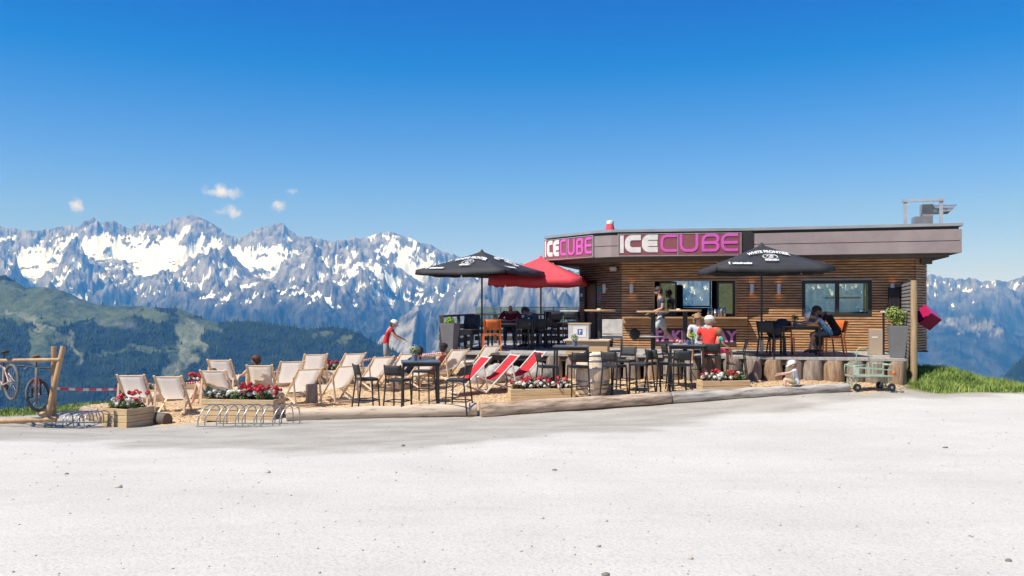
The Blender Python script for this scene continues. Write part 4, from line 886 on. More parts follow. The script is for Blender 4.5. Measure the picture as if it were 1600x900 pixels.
for px, py, Y, a, lab in [
    (214,632,19.7,8,'beige deckchair behind the small square flower planter, farthest left'),
    (272,640,19.3,6,'beige deckchair standing alone between the two left flower planters'),
    (343,640,20.0,2,'beige deckchair right behind the long left flower planter, with bare legs beside it'),
    (350,632,22.4,4,'beige deckchair mostly hidden behind another, its top edge showing above the long left planter'),
    (409,636,20.6,10,'beige deckchair occupied by the dark-haired woman, behind the red flowers'),
    (449,634,21.2,30,'beige deckchair turned left just right of the long left planter, squeezed behind a nearer one'),
    (470,640,19.6,40,'beige deckchair turned left in front, nearest to the end of the long left planter'),
    (487,612,22.4,26,'beige deckchair at the back beside the small box of red and white flowers'),
    (528,636,20.0,44,'beige deckchair turned left just left of the first black bar stool'),
    (541,620,22.2,40,'beige deckchair behind the first black bar stool from the left'),
    (583,618,21.6,44,'beige deckchair seen between the first two black bar stools'),
    (622,612,22.0,46,'beige deckchair behind the left black bar table below the boy in red'),
    (655,612,21.6,48,'beige deckchair directly behind the left black bar table'),
    (700,604,22.3,46,'beige deckchair left of the red ones, right behind the left black table corner'),
    (752,600,22.6,42,'beige deckchair at the deck edge behind the leftmost red deckchair')]:
    dc.place(GR(px, Y), R(a), lab, GB)
m_t = M_beige.node_tree; tb_ = m_t.nodes.new('ShaderNodeBsdfTranslucent'); tb_.inputs[0].default_value = (.97,.93,.88,1); mx_ = m_t.nodes.new('ShaderNodeMixShader'); mx_.inputs[0].default_value = .68
m_t.links.new(m_t.nodes['Principled BSDF'].outputs[0], mx_.inputs[1]); m_t.links.new(tb_.outputs[0], mx_.inputs[2]); m_t.links.new(mx_.outputs[0], m_t.nodes['Material Output'].inputs['Surface'])
rc = make_deckchair('red_deckchair', M_red, M_whitew, logo=True)
for px, Y, a, lab in [(731,20.5,114,'red canvas deckchair with white frame, leftmost of the three red ones'),(776,20.6,112,'red canvas deckchair with white frame, middle of the three red ones'),(817,20.9,116,'red canvas deckchair with white frame, nearest to the tall black bar stools')]:
    rc.place(GR(px, Y), R(a), lab, 'red deckchairs below the deck')
# bar stool: sitter faces +y
def make_stool(name='bar_stool'):
    t = thing(name, 'x', 'bar stool'); c = M_blk
    MB().span(-.19,.19,-.19,.19,.735,.76).build('seat', M_blf, t, bevel=.008)
    for sx in (-1, 1):
        MB().bar((sx*.19,.18,.745), (sx*.215,.22,0), .026).build('leg', c, t)
        MB().bar((sx*.19,-.18,.77), (sx*.215,-.27,0), .026).bar((sx*.19,-.18,.765), (sx*.19,-.25,1.06), .026).build('leg', c, t)
    MB().bar((-.205,.20,.3), (.205,.20,.3), .02).bar((-.205,-.24,.3), (.205,-.24,.3), .02).bar((-.205,-.235,.3), (-.205,.2,.3), .02).bar((.205,-.235,.3), (.205,.2,.3), .02).build('footrest', c, t)
    MB().bar((-.2,-.18,.72), (.2,-.18,.72), .03).bar((-.2,.18,.72), (.2,.18,.72), .03).bar((-.2,-.17,.72), (-.2,.17,.72), .03).bar((.2,-.17,.72), (.2,.17,.72), .03).build('seat_frame', c, t)
    MB().sheet([[(-.185+.37*j/4, -.205-.06*i/3-.02*(1-((j-2)/2)**2), .84+.21*i/3) for j in range(5)] for i in range(4)], smooth=True).build('backrest', M_blf, t, solid=.012)
    return Proto(t)
st = make_stool(); GS = 'black bar stools on the wood chips'
for px, Y, a, lab in [
    (573,18.1,-62,'black bar stool farthest left, its back turned to the deckchairs'),
    (622,17.8,-20,'black bar stool in front of the left bar table, second from the left'),
    (662,19.6,165,'black bar stool behind the left bar table'),
    (716,17.8,74,'black bar stool right of the left bar table beside the red deckchair'),
    (856,19.5,-75,'black bar stool left of the right pair of tables, next to the red deckchairs'),
    (903,19.3,10,'black bar stool standing in front of the wine barrel'),
    (960,19.2,-40,'black bar stool just right of the wine barrel with its back to it'),
    (976,19.9,150,'black bar stool behind the one right of the wine barrel'),
    (1002,19.4,60,'black bar stool between the wine barrel and the family table, facing left'),
    (1030,19.4,-60,'black bar stool left of the family table, nearest to it'),
    (1052,20.2,-80,'black bar stool behind the left end of the family table'),
    (1062,19.0,5,'black bar stool pushed in front of the family table'),
    (1150,20.3,80,'black bar stool at the far right of the family, seen behind the child'),
    (1092,20.9,170,'black bar stool of the blond woman behind the family table'),
    (1112,19.9,-15,'black bar stool under the man in the red t-shirt')]:
    st.place(GR(px, Y), R(a), lab, GS)
def make_bartable():
    t = thing('bar_table', 'x', 'table')
    MB().span(-.42,.42,-.38,.38,1.04,1.07).build('table_top', M_tabletop, t, bevel=.006)
    for sx in (-1,1):
        for sy in (-1,1): MB().bar((sx*.37,sy*.33,1.035),(sx*.38,sy*.34,0),.045).build('leg', M_blk, t)
    MB().span(-.37,.37,-.35,-.32,.97,1.035).span(-.37,.37,.32,.35,.97,1.035).span(-.39,-.36,-.31,.31,.97,1.035).span(.36,.39,-.31,.31,.97,1.035).build('apron', M_blk, t)
    return Proto(t)
bt = make_bartable(); GT = 'black bar tables on the wood chips'
for px, Y, a, lab in [(657,18.6,8,'black square bar table at the left with a small plant and the bluish top'),(893,20.2,-8,'black bar table behind the wine barrel with a small potted plant'),(1073,19.9,-12,'black bar table of the family, covered with cups and napkins')]:
    bt.place(GR(px, Y), R(a), lab, GT)
# small potted plants
def leaf_cloud(mb, c, r, n, size, rs, up_=.3):
    for _ in range(n):
        d = Vector((rs.gauss(0,1), rs.gauss(0,1), rs.gauss(0,1)+up_)).normalized(); p = Vector(c)+Vector((d.x*r[0], d.y*r[1], d.z*r[2]))*rs.uniform(.45,1.0)
        a = d.orthogonal().normalized(); a = (Matrix.Rotation(rs.uniform(0,6.28), 3, d) @ a); b = d.cross(a).normalized(); b = (b+d*rs.uniform(-.7,.7)).normalized(); s_ = size*rs.uniform(.6,1.25)
        mb.add([p-a*s_*.5, p-b*s_*.1+a*0+b*s_*.35, p+a*s_*.55, p-b*s_*.4], [[0,1,2,3]])
def pot_plant(px, Y, z, lab, col=M_leaf, s=1.0, white=False):
    rs = random.Random(px); x, y = XY(px, Y); t = thing('pot_plant', lab, 'plant', (x, y, z), 0, 'small potted plants on the tables')
    MB().lathe([(.045*s,0),(.06*s,.11*s),(.063*s,.12*s),(.052*s,.118*s)], n=14).build('pot', mat('pot_bluegrey', (.22,.27,.33)), t)
    m_ = MB(); leaf_cloud(m_, (0,0,.19*s), (.11*s,.11*s,.10*s), 130, .045*s, rs); m_.build('foliage', col, t)
    if white: m_ = MB(); leaf_cloud(m_, (0,0,.21*s), (.12*s,.12*s,.10*s), 40, .035*s, rs); m_.build('blossoms', M_fw, t)
tz_ = lambda px, Y: GR(px, Y)[2]+1.071
M_succ = mat('leaf_sage', (.30,.34,.14), (.14,.19,.06), scale=12)
pot_plant(648, 18.7, tz_(657,18.6), 'small pot of yellowish green leaves with pale blossoms on the left bar table', M_succ, 1.15, True)
pot_plant(898, 20.1, tz_(893,20.2), 'small sage green plant in a grey pot on the table behind the barrel', M_succ, 1.0)
pot_plant(1082, 19.8, tz_(1073,19.9), 'small bright green plant in a blue-grey pot on the family table', M_lime, 1.0)
# food and cups on the family table
x, y = XY(1064, 19.8); z = tz_(1073,19.9)
t = thing('food_tray', 'tray with crumpled pink and white napkins and food on the family table', 'tray', (x, y, z), .2)
MB().span(-.16,.16,-.11,.11,0,.015).build('tray', M_white, t); rs = random.Random(3); m_ = MB(); leaf_cloud(m_, (0,0,.06), (.14,.1,.06), 60, .07, rs); m_.build('napkins', mat('napkin', (.75,.55,.55), (.45,.12,.12), scale=14), t)
x, y = XY(1075, 19.75); tag(MB().lathe([(.035,0),(.045,.1),(.04,.1)], n=14).build('cup', mat('cup_blue', (.04,.07,.22))), 'dark blue cup beside the plant on the family table', 'cup').location = (x, y, z)
# chairs on the deck
def make_chair(name, fm, cm, label='x'):
    t = thing(name, label, 'chair')
    MB().span(-.21,.21,-.20,.22,.445,.465).build('seat', cm, t, bevel=.006)
    for sx in (-1,1):
        MB().bar((sx*.22,.21,.46),(sx*.235,.23,0),.03).build('leg', fm, t)
        MB().bar((sx*.22,-.2,.48),(sx*.235,-.27,0),.03).bar((sx*.22,-.2,.47),(sx*.22,-.30,.86),.03).build('leg', fm, t)
    MB().bar((-.22,-.2,.445),(.22,-.2,.445),.03).bar((-.22,.22,.445),(.22,.22,.445),.03).bar((-.225,-.19,.445),(-.225,.2,.445),.03).bar((.225,-.19,.445),(.225,.2,.445),.03).build('seat_frame', fm, t)
    MB().sheet([[(-.205+.41*j/4, -.225-.075*i/3-.03*(1-((j-2)/2)**2), .58+.28*i/3) for j in range(5)] for i in range(4)], smooth=True).build('backrest', cm, t, solid=.014)
    return Proto(t)
och = make_chair('orange_chair', M_orange, M_orf); bch = make_chair('black_chair', M_blk, M_blf)
GO = 'orange chairs on the deck'; GK = 'black chairs on the deck'
for px, Y, a, lab in [
    (768,23.4,6,'orange chair seen from behind at the left deck table under the black parasol'),
    (876,26.0,-80,'orange chair half hidden behind the legs of the white high table'),
    (797,25.2,-160,'orange chair of the man in the dark red shirt'),
    (1224,21.2,170,'orange chair behind the right deck table, its legs catching the sun'),
    (1303,21.0,78,'orange chair on which the child in light blue sits'),
    (1296,22.0,100,'orange chair behind the child, on which the adult in black sits')]:
    och.place(DK(px, Y), R(a), lab, GO)
for px, Y, a, lab in [
    (818,24.1,5,'black chair with its back to the view at the left deck table'),
    (838,24.6,30,'black chair of the person leaning forward under the left black parasol'),
    (856,24.9,60,'empty black chair between the leaning person and the white high table'),
    (1206,20.9,-55,'black chair with a dark bag on it at the left of the right deck table'),
    (1219,21.6,-85,'black chair behind the one holding the bag near the right parasol pole')]:
    bch.place(DK(px, Y), R(a), lab, GK)
for k in range(5):
    bch.place((*XY(731, 23.75), KO.z+.028*k), R(150+2*k), ['lowest black chair of the stack beside the left tall planter','second lowest chair of the black stack beside the left tall planter','middle black chair of the stack beside the left tall planter','fourth chair up in the black stack beside the left tall planter','topmost black chair of the stack beside the left tall planter'][k], 'stacked black chairs at the left deck corner')
# dark bags on the chair
x, y, z = DK(1207, 20.9); bg_ = tag(MB().ball((0,0,.17), (.2,.15,.2), 12, 8).build('bag', mat('black_bag', (.02,.022,.03), (.012,.012,.016), scale=7, bump=.5, bscale=9)), 'black backpack lying on the black chair left of the right deck table', 'backpack'); bg_.location = (x+.04, y, z+.46)
x, y, z = DK(1222, 21.3); bg_ = tag(MB().ball((0,0,.15), (.2,.13,.17), 12, 8).build('bag', mat('navy_bag', (.02,.03,.05), scale=7, bump=.5, bscale=9)), 'dark navy bag resting beside the backpack at the right deck table', 'bag'); bg_.location = (x, y, z+.60)
def deck_table(px, Y, a, w, d, lab, top=M_tabletop, h=.74):
    t = thing('dining_table', lab, 'table', DK(px, Y), R(a), 'low tables on the deck')
    MB().span(-w/2,w/2,-d/2,d/2,h-.03,h).build('table_top', top, t, bevel=.006)
    for sx in (-1,1):
        for sy in (-1,1): MB().bar((sx*(w/2-.05),sy*(d/2-.05),h-.031),(sx*(w/2-.05),sy*(d/2-.05),0),.05).build('leg', M_blk, t)
    MB().span(-w/2+.03,w/2-.03,-.02,.02,h-.10,h-.032).build('apron', M_blk, t); return t
deck_table(797, 24.3, -8, 1.25, .8, 'grey topped table under the left black parasol, with an orange chair in front', mat('light_grey_top', (.30,.31,.33)))
deck_table(1250, 21.3, -12, .95, .75, 'dark slatted table under the right black parasol, at which a child leans', mat('brown_table', (.13,.09,.07)))
pot_plant(1242, 21.3, KO.z+.74, 'small dark plant in a grey pot on the right deck table', M_leaf, .95)
tag(MB().span(-.1,.1,-.06,.06,0,.05).build('napkin_box', mat('box_cream', (.62,.52,.36))), 'small cream napkin box on the right deck table', 'box').location = (*XY(1253, 21.2), KO.z+.741)
# round high tables
def round_table(px, Y, lab, r=.42, shelf=False, z=1.13):
    t = thing('high_table', lab, 'table', DK(px, Y), px*.1, 'round wooden high tables on the deck')
    MB().lathe([(.0,z-.05),(r*.93,z-.05),(r,z-.02),(r*.99,z),(0,z)], n=36).build('table_top', mat('pale_slab', (.62,.43,.25), (.45,.28,.14), scale=3, stretch=(1,6,6), detail=6), t)
    MB().cyl((0,0,.015),(0,0,z-.051),.06,n=16).build('pole', M_char, t); MB().lathe([(.26,0),(.26,.014),(0,.014)], n=24).build('base', M_char, t)
    if shelf: MB().lathe([(.062,.44),(.34,.44),(.34,.47),(.062,.47)], n=28).build('shelf', mat('grey_ring', (.33,.33,.33)), t)
round_table(937.5, 22.6, 'round wooden high table left of the kiosk corner, beside the white cushioned seat')
round_table(1020.5, 21.6, 'round wooden high table in front of the walking man, with a grey ring shelf', shelf=True, z=1.105)
round_table(1070.5, 21.9, 'round wooden high table in front of the serving hatch, right of the walking man')
for px, Y, lab in [(936,22.6,'small white ashtray on the leftmost round high table'),(1060,21.9,'small white ashtray on the round high table before the serving hatch')]:
    tag(MB().lathe([(.05,0),(.055,.03),(.045,.03)], n=14).build('ashtray', M_white), lab, 'ashtray').location = (*XY(px, Y), KO.z+1.131)
# rectangular white topped high table by the glass railing
t = thing('high_table', 'white topped high table with black legs left of the kiosk door', 'table', DK(877, 25.4), R(-8))
MB().span(-.52,.52,-.33,.33,1.06,1.10).build('table_top', M_white, t, bevel=.006)
for sx in (-1,1):
    for sy in (-1,1): MB().bar((sx*.47,sy*.28,1.059),(sx*.48,sy*.29,0),.045).build('leg', M_blk, t)
MB().bar((-.46,-.28,.3),(.46,-.28,.3),.03).bar((-.46,.28,.3),(.46,.28,.3),.03).build('stretcher', M_blk, t)
for i, (px, Y, a) in enumerate([(866,24.7,10),(893,24.8,-12),(862,26.2,170),(899,26.3,190)]):
    st.place(DK(px, Y), R(a), ['black bar stool at the left front of the white topped high table','black bar stool at the right front of the white topped high table','black bar stool behind the left end of the white topped high table','black bar stool behind the right end of the white topped high table'][i], 'black bar stools at the white topped high table')
# second high table at the right end of the deck
t = thing('high_table', 'narrow white topped high table beside the tall grey planter at the right', 'table', DK(1396, 21.4), R(-15))
MB().span(-.27,.27,-.25,.25,1.06,1.10).build('table_top', M_white, t, bevel=.006)
for sx in (-1,1): MB().bar((sx*.23,0,1.059),(sx*.23,0,.0),.05).build('leg', M_blk, t)
t = thing('menu_box', 'beige upright panel box with faint lettering leaning at the kiosk wall', 'box', DK(1369, 21.6), R(-15))
b_ = MB().span(-.17,.17,-.12,.12,0,.64).build('body', mat('beige_board', (.46,.37,.29), (.42,.33,.26), scale=3), t, bevel=.008); MB().span(-.12,.02,-.125,-.121,.42,.46).build('print', M_white, b_)
# white cushioned folding seat
t = thing('folding_seat', 'white cushioned folding seat leaning by the kiosk corner', 'seat', DK(957, 23.4), R(-6))
MB().box((0,.06,.66), (.56,.05,.40), (R(-8),0,R(2))).build('backrest', mat('dirty_white', (.62,.60,.56), (.45,.43,.40), scale=6, bump=.3, bscale=6), t, bevel=.012); MB().box((-.02,-.18,.40), (.58,.42,.05), (R(4),0,0)).build('seat', MATS['dirty_white'], t, bevel=.012)
for sx in (-1,1): MB().tube([(sx*.26,.08,.6),(sx*.27,-.05,.2),(sx*.27,-.34,0)], .013).build('leg', M_galv, t); MB().tube([(sx*.26,-.3,.4),(sx*.25,-.1,.2),(sx*.26,.2,0)], .013).build('leg', M_galv, t)
# service boxes with the blue sign
x, y, z = DK(905, 21.9); t = thing('service_counter', 'pale wooden sideboard with a light box bearing a blue sign, left of the kiosk corner', 'sideboard', (x, y, z), R(-12))
lw = mat('pale_plywood', (.60,.44,.26), (.50,.35,.19), scale=2, stretch=(.6,.6,6), rough=.6)
lwf = MB().span(-.30,.75,-.3,.35,0,.34).build('body', lw, t, bevel=.005); MB().span(-.36,.80,-.36,.40,.341,.375).build('top_board', mat('pale_top', (.66,.57,.44), (.58,.49,.36), scale=2), t)
ub = MB().span(-.26,.26,-.16,.26,.376,.76).build('upper_box', mat('light_grey_board', (.58,.57,.55), (.52,.51,.49), scale=2), t); MB().span(-.27,.29,-.17,.28,.761,.79).build('lid', lw, t)
sg = MB().span(-.13,.20,-.168,-.161,.44,.70).build('sign', mat('sign_white', (.80,.80,.80)), t); sb = MB().span(-.02,.105,-.174,-.169,.50,.64).build('emblem', mat('sign_blue', (.02,.11,.32)), sg)
MB().span(.02,.045,-.178,-.175,.515,.625).span(.045,.08,-.178,-.175,.575,.61).build('mark', M_white, sb)
# wine barrel
x, y, z = GR(926, 19.6); t = thing('wine_barrel', 'pale oak wine barrel with grey hoops standing among the black stools', 'barrel', (x, y, z))
M_oak = mat('pale_oak', (.84,.72,.55), (.62,.47,.31), scale=7, rough=.7, stretch=(3,3,.4), detail=6, bump=.2)
def br(zz): return .30+.10*math.sin(math.pi*zz/1.02)
MB().lathe([(br(i*.051), i*.051) for i in range(20)]+[(br(.969)-.02,.985),(br(.969)-.03,.95),(0,.95)], n=30).build('staves', M_oak, t)
for zz in (.05,.17,.34,.64,.81,.93): MB().lathe([(br(zz-.02)+.001, zz-.022),(br(zz-.02)+.006, zz-.022),(br(zz+.02)+.006, zz+.022),(br(zz+.02)+.001, zz+.022)], n=30).build('hoop', M_galv, t)
# parasols
def text_on(body, size, m, parent, p0, p1, p2, cx, cy_, bold=.002, bend=0, ex=.002, ys=2.0):
    """text on the plane p0 (left), p1 (right), p2 (apex): cx along, cy up"""
    p0, p1, p2 = map(Vector, (p0, p1, p2)); ex_ = (p1-p0).normalized(); m_ = (p0+p1)/2; up_ = (p2-m_); up_ -= ex_*up_.dot(ex_); up_.normalize(); n_ = ex_.cross(up_)
    M4 = Matrix((ex_, up_, n_)).transposed().to_4x4(); M4.translation = m_+ex_*cx+up_*cy_+n_*.016
    M4 = M4 @ Matrix.Diagonal((1, ys, 1, 1))
    return text_mesh(body, size, 'lettering', m, parent, M4, .0012, bold=bold, bend=bend)
def parasol(px, Y, rz, half, z_e, z_a, lab, cloth, pole_m, name='parasol', val=.16, text=False, base=True, zb=None, sag=.03, lift=0):
    x, y = XY(px, Y); z = KO.z if zb is None else zb; t = thing(name, lab, 'parasol', (x, y, z), rz, 'parasols on the terrace')
    c = [Vector((sx*half, sy*half, z_e)) for sx, sy in ((-1,-1),(1,-1),(1,1),(-1,1))]; A = Vector((0,0,z_a)); mb = MB(); n = 8
    for i in range(4):
        a, b = c[i], c[(i+1)%4]; rows = []
        for k in range(n+1):
            u = k/n; l_, r_ = a.lerp(A, u), b.lerp(A, u); row = []
            for j in range(9):
                v_ = j/8; p = l_.lerp(r_, v_); p.z -= sag*4*v_*(1-v_)*(1-u)*1.3+.05*math.sin(math.pi*u)*.6; row.append(p)
            rows.append(row)
        mb.sheet(rows, smooth=True)
        e = (b-a).normalized(); nn = Vector((e.y, -e.x, 0)); v0 = rows[0]
        fl = [[q+nn*(.004+.02*s_*(1+math.sin(j*2.3+i)))-Vector((0,0,val*s_*(1+.10*math.sin(j*1.9+i*2)))) for j, q in enumerate(v0)] for s_ in (0, .5, 1)]
        mb.sheet(fl, smooth=True)
    cn = mb.build('canopy', cloth, t, solid=.006)
    MB().lathe([(.16,z_a-.09),(.05,z_a+.0),(.02,z_a+.05),(0,z_a+.06)], n=10).build('cap', cloth, cn)
    MB().cyl((0,0,.05),(0,0,z_a-.08),.026,n=12).build('pole', pole_m, t)
    for q in c+[(c[i]+c[(i+1)%4])/2 for i in range(4)]:
        MB().bar(Vector((0,0,z_a-.10)), q*.97+Vector((0,0,z_e*.03-.03)), .018).build('rib', pole_m, t)
        MB().bar(Vector((0,0,z_a-.75)), (q*.5+A*.5)-Vector((0,0,.07)), .014).build('strut', pole_m, t)
    if base:
        MB().span(-.4,.4,-.4,.4,.003,.045).build('base_plate', M_char, t); MB().cyl((0,0,.045),(0,0,.38),.045,n=14).build('sleeve', M_galv, t)
    return t, c, A, cn
M_blkc = mat('black_canvas', (.035,.036,.042), (.024,.025,.03), scale=5, rough=.75, bump=.1, bscale=60)
M_redc = mat('red_canvas', (.88,.11,.14), (.82,.09,.12), scale=3, rough=.8, bump=.1, bscale=50)
r_t = M_redc.node_tree; tb2 = r_t.nodes.new('ShaderNodeBsdfTranslucent'); tb2.inputs[0].default_value = (.85,.07,.10,1); mx2 = r_t.nodes.new('ShaderNodeMixShader'); mx2.inputs[0].default_value = .3
r_t.links.new(r_t.nodes['Principled BSDF'].outputs[0], mx2.inputs[1]); r_t.links.new(tb2.outputs[0], mx2.inputs[2]); r_t.links.new(mx2.outputs[0], r_t.nodes['Material Output'].inputs['Surface'])
M_txt = mat('print_white', (.80,.80,.80), (.74,.74,.74), rough=.8)
def brand(cn, c, A, i, small=True):
    a, b = c[i], c[(i+1)%4]
    text_on('WHITE FRONTIER', .122, M_txt, cn, a, b, A, 0, .90, bold=.004, bend=.42)
    text_on('BREWERY', .075, M_txt, cn, a, b, A, 0, .30, bold=.003, bend=-.5, ys=1.7)
    e_ = (b-a).normalized(); m_ = (a+b)/2; up_ = (A-m_); up_ -= e_*up_.dot(e_); up_.normalize(); n_ = e_.cross(up_)
    ctr = m_+up_*.53+n_*.02; rg = MB(); rg.tube([ctr+e_*.17*math.cos(k/20*6.283)+up_*.17*math.sin(k/20*6.283) for k in range(20)], .009, 6, True)
    rg.bar(ctr-e_*.08+up_*.02, ctr-e_*.02+up_*.10, .026).bar(ctr+e_*.08+up_*.02, ctr+e_*.02+up_*.10, .026).bar(ctr-e_*.055-up_*.06, ctr+e_*.055-up_*.06, .03).bar(ctr-e_*.022, ctr+e_*.022, .03); rg.build('emblem', M_txt, cn)
    text_on('whitefrontier', .085, M_txt, cn, a, b, A, -(b-a).length*.5+.60, .10, bold=.004)
    text_on('f', .10, M_txt, cn, a, b, A, -(b-a).length*.5+.30, .10, bold=.008)
t_, c_, A_, cn_ = parasol(753, 24.4, R(-24), 1.37, 2.23, 2.79, 'open black parasol with white brewery lettering at the left end of the deck', M_blkc, M_char, text=True, val=.12)
brand(cn_, c_, A_, 0); brand(cn_, c_, A_, 1)
t_, c_, A_, cn_ = parasol(1190, 21.2, R(-3), 1.34, 2.18, 2.75, 'open black parasol with white brewery lettering in front of the kiosk wall', M_blkc, M_char, text=True, val=.13)
brand(cn_, c_, A_, 0); brand(cn_, c_, A_, 1)
parasol(845, 26.4, R(-10), 1.36, 2.10, 2.74, 'large open red parasol behind the left black one', M_redc, mat('parasol_wood', (.26,.17,.10)), val=.24, base=True)
# folded red parasol behind the kiosk
x, y = XY(953.5, 31.5); g = GH(x, y); t = thing('folded_parasol', 'folded red parasol whose top shows above the kiosk roof', 'parasol', (x, y, g)); zt_ = 2+(478-345)*31.5/F-g
MB().cyl((0,0,0),(0,0,zt_-.05),.03).build('pole', MATS['parasol_wood'], t)
mb = MB(); mb.lathe([(.20,zt_-1.9),(.26,zt_-1.2),(.22,zt_-.6),(.13,zt_-.15),(.10,zt_-.10)], n=20, wob=.16); mb.build('canopy', M_redc, t); MB().lathe([(.13,zt_-.13),(.14,zt_-.02),(.12,zt_),(0,zt_)], n=16).build('cap', M_white, t)
# railing round the left part of the deck
rl = thing('railing', 'dark plank railing with glass panes round the left end of the terrace', 'railing', KO, KA)
M_rail = mat('dark_rail', (.10,.07,.055), (.06,.045,.04), scale=3, stretch=(1,1,6), rough=.7)
def rail_run(A, B, n_, glass, label0=0):
    A, B = Vector((A.x, A.y, 0)), Vector((B.x, B.y, 0)); d = (B-A); L_ = d.length; d.normalize(); nn = Vector((d.y, -d.x, 0)); Mx = Matrix((d, -nn, Vector((0,0,1)))).transposed()
    for i in range(label0, n_+1): MB().box(A+d*(L_*i/n_)+Vector((0,0,.46)), (.09,.09,.92), Mx).build('post', M_rail, rl)
    MB().box(A+d*L_/2+Vector((0,0,.948)), (L_+.1, .13, .055), Mx).build('top_rail', M_rail, rl)
    for z_ in (.16,.38,.60): MB().box(A+d*L_/2-nn*.058+Vector((0,0,z_)), (L_, .025, .15), Mx).build('board', M_rail, rl)
    if glass:
        for i in range(4):
            c = A+d*(L_*(i+.5)/4)-nn*.10
            MB().box(c+Vector((0,0,.92)), (L_/4-.04, .01, .5), Mx).build('glass_pane', glassm('rail_glass', (.78,.88,.84), .86), rl); MB().box(c+Vector((0,0,1.185)), (L_/4-.03, .035, .025), Mx).build('handrail', M_galv, rl); MB().box(c+d*(L_/8)+Vector((0,0,.8)), (.03,.03,.78), Mx).build('post', M_char, rl)
rail_run(dA_, dB_, 4, False); rail_run(dB_+Vector((.07,0,0)), dC_, 5, True, 1)
# tall grey planters
def tall_planter(px, Y, lab, w=.42, h=.77, a=0):
    t = thing('tall_planter', lab, 'planter', DK(px, Y), R(a), 'tall tapered grey planters on the deck'); mb = MB()
    mb.box((0,0,h/2), (w,w,h), taper=.68); mb.build('pot', mat('grey_planter', (.20,.205,.21), (.16,.165,.17), scale=2, rough=.6), t, bevel=.01); MB().span(-w/2+.03,w/2-.03,-w/2+.03,w/2-.03,h+.001,h+.006).build('soil', M_soil, t); return t, h
t, h = tall_planter(703, 22.95, 'tall tapered grey planter with a low bright green tuft at the left deck corner', .42, .76, -20); rs = random.Random(5)
m_ = MB(); leaf_cloud(m_, (0,0,h+.02), (.17,.17,.16), 420, .05, rs, 1.2); m_.build('foliage', M_lime, t)
t, h = tall_planter(1402, 20.3, 'tall tapered grey planter with a leafy shrub at the right end of the deck', .41, .76, -12)
m_ = MB(); leaf_cloud(m_, (0,0,h+.02), (.17,.17,.09), 260, .05, rs, 1.2); leaf_cloud(m_, (-.06,.02,h+.26), (.24,.20,.22), 420, .07, rs); leaf_cloud(m_, (.1,0,h+.2), (.16,.16,.2), 160, .06, rs); m_.build('foliage', mat('leaf_fresh', (.34,.42,.10), (.13,.20,.04), scale=12), t)
MB().cyl((0,0,h),(-.03,0,h+.25),.012).build('stem', M_leafp, t)
# flower planters
def flower_box(px, Y, a, w, d, h, lab, seed, nred=9, nwhite=8, hs=.16, dark=.4, red_side=None, on=None):
    rs = random.Random(seed); x, y = XY(px, Y); z = GH(x, y)-.02; t = thing('flower_planter', lab, 'planter', (x, y, z), R(a), 'wooden flower planters'); nb = max(2, round(h/.13)); bh = h/nb
    for i in range(nb):
        z0_, z1_ = i*bh+.003, (i+1)*bh-.004
        mb = MB(); o_ = rs.uniform(-.004,.004)
        mb.span(-w/2,w/2,-d/2+o_,-d/2+.035+o_,z0_,z1_).span(-w/2,w/2,d/2-.035,d/2,z0_,z1_).span(-w/2+o_,-w/2+.035,-d/2+.037,d/2-.037,z0_,z1_).span(w/2-.035,w/2,-d/2+.037,d/2-.037,z0_,z1_); mb.build('board', M_plank, t, bevel=.008)
    MB().span(-w/2+.036,w/2-.036,-d/2+.036,d/2-.036,h-.06,h-.03).build('soil', M_soil, t)
    gf, gd, fr_, fw_ = MB(), MB(), MB(), MB()
    n = int(w*22)
    for i in range(n):
        c = (rs.uniform(-w/2+.06,w/2-.06), rs.uniform(-d/2+.06,d/2-.06), h+rs.uniform(.0,.10)); leaf_cloud(gf if rs.random() > dark else gd, c, (.11,.10,.10), 50, .055, rs)
    def umbel(m_, c, r_):
        for _ in range(int(8+r_*260)):
            dd = Vector((rs.gauss(0,1), rs.gauss(0,1), rs.gauss(0,1)+.3)).normalized(); p = Vector(c)+dd*r_*rs.uniform(.7,1); a_ = dd.orthogonal().normalized()*.022; b_ = dd.cross(a_).normalized()*.022
            m_.add([p-a_-b_, p+a_-b_, p+a_+b_, p-a_+b_], [[0,1,2,3]])
    for i in range(int(nred*1.5)):
        xx = rs.uniform(-w/2+.06,w/2-.06) if red_side is None else rs.uniform(red_side[0]*w, red_side[1]*w)
        umbel(fr_, (xx, rs.uniform(-d/2+.05,d/2-.02), h+hs+rs.uniform(-.02,.15)), rs.uniform(.022,.06))
    for i in range(int(nwhite*1.5)): umbel(fw_, (rs.uniform(-w/2+.06,w/2-.06), rs.uniform(-d/2,d/2-.08), h+hs*.6+rs.uniform(-.02,.09)), rs.uniform(.02,.055))
    if gf.v: gf.build('foliage', M_leaf, t)
    if gd.v: gd.build('foliage', M_leafp, t)
    if fr_.v: fr_.build('red_blossoms', M_fr, t)
    if fw_.v: fw_.build('white_blossoms', M_fw, t)
    return t
flower_box(201, 17.9, -25, .72, .72, .42, 'square plank planter with red, orange and white flowers beside the bicycle rack at the left', 1, 10, 12, .16, .15)
flower_box(381, 17.9, -8, 1.58, .62, .46, 'long four-board planter with red and white geraniums behind the front bicycle rack', 2, 26, 22, .12, .3, (-.05,.45))
flower_box(846, 19.35, 8, 1.48, .45, .30, 'low two-board planter with red and white flowers behind the middle border log', 3, 20, 34, .10, .6)
flower_box(1130, 19.6, 8, 1.14, .4, .26, 'low planter with red and white flowers in front of the man in red', 4, 14, 14, .08, .5)
flower_box(517, 23.0, 12, .55, .5, .34, 'small square planter of red and white flowers at the back between deckchairs', 5, 10, 14, .10, .4)
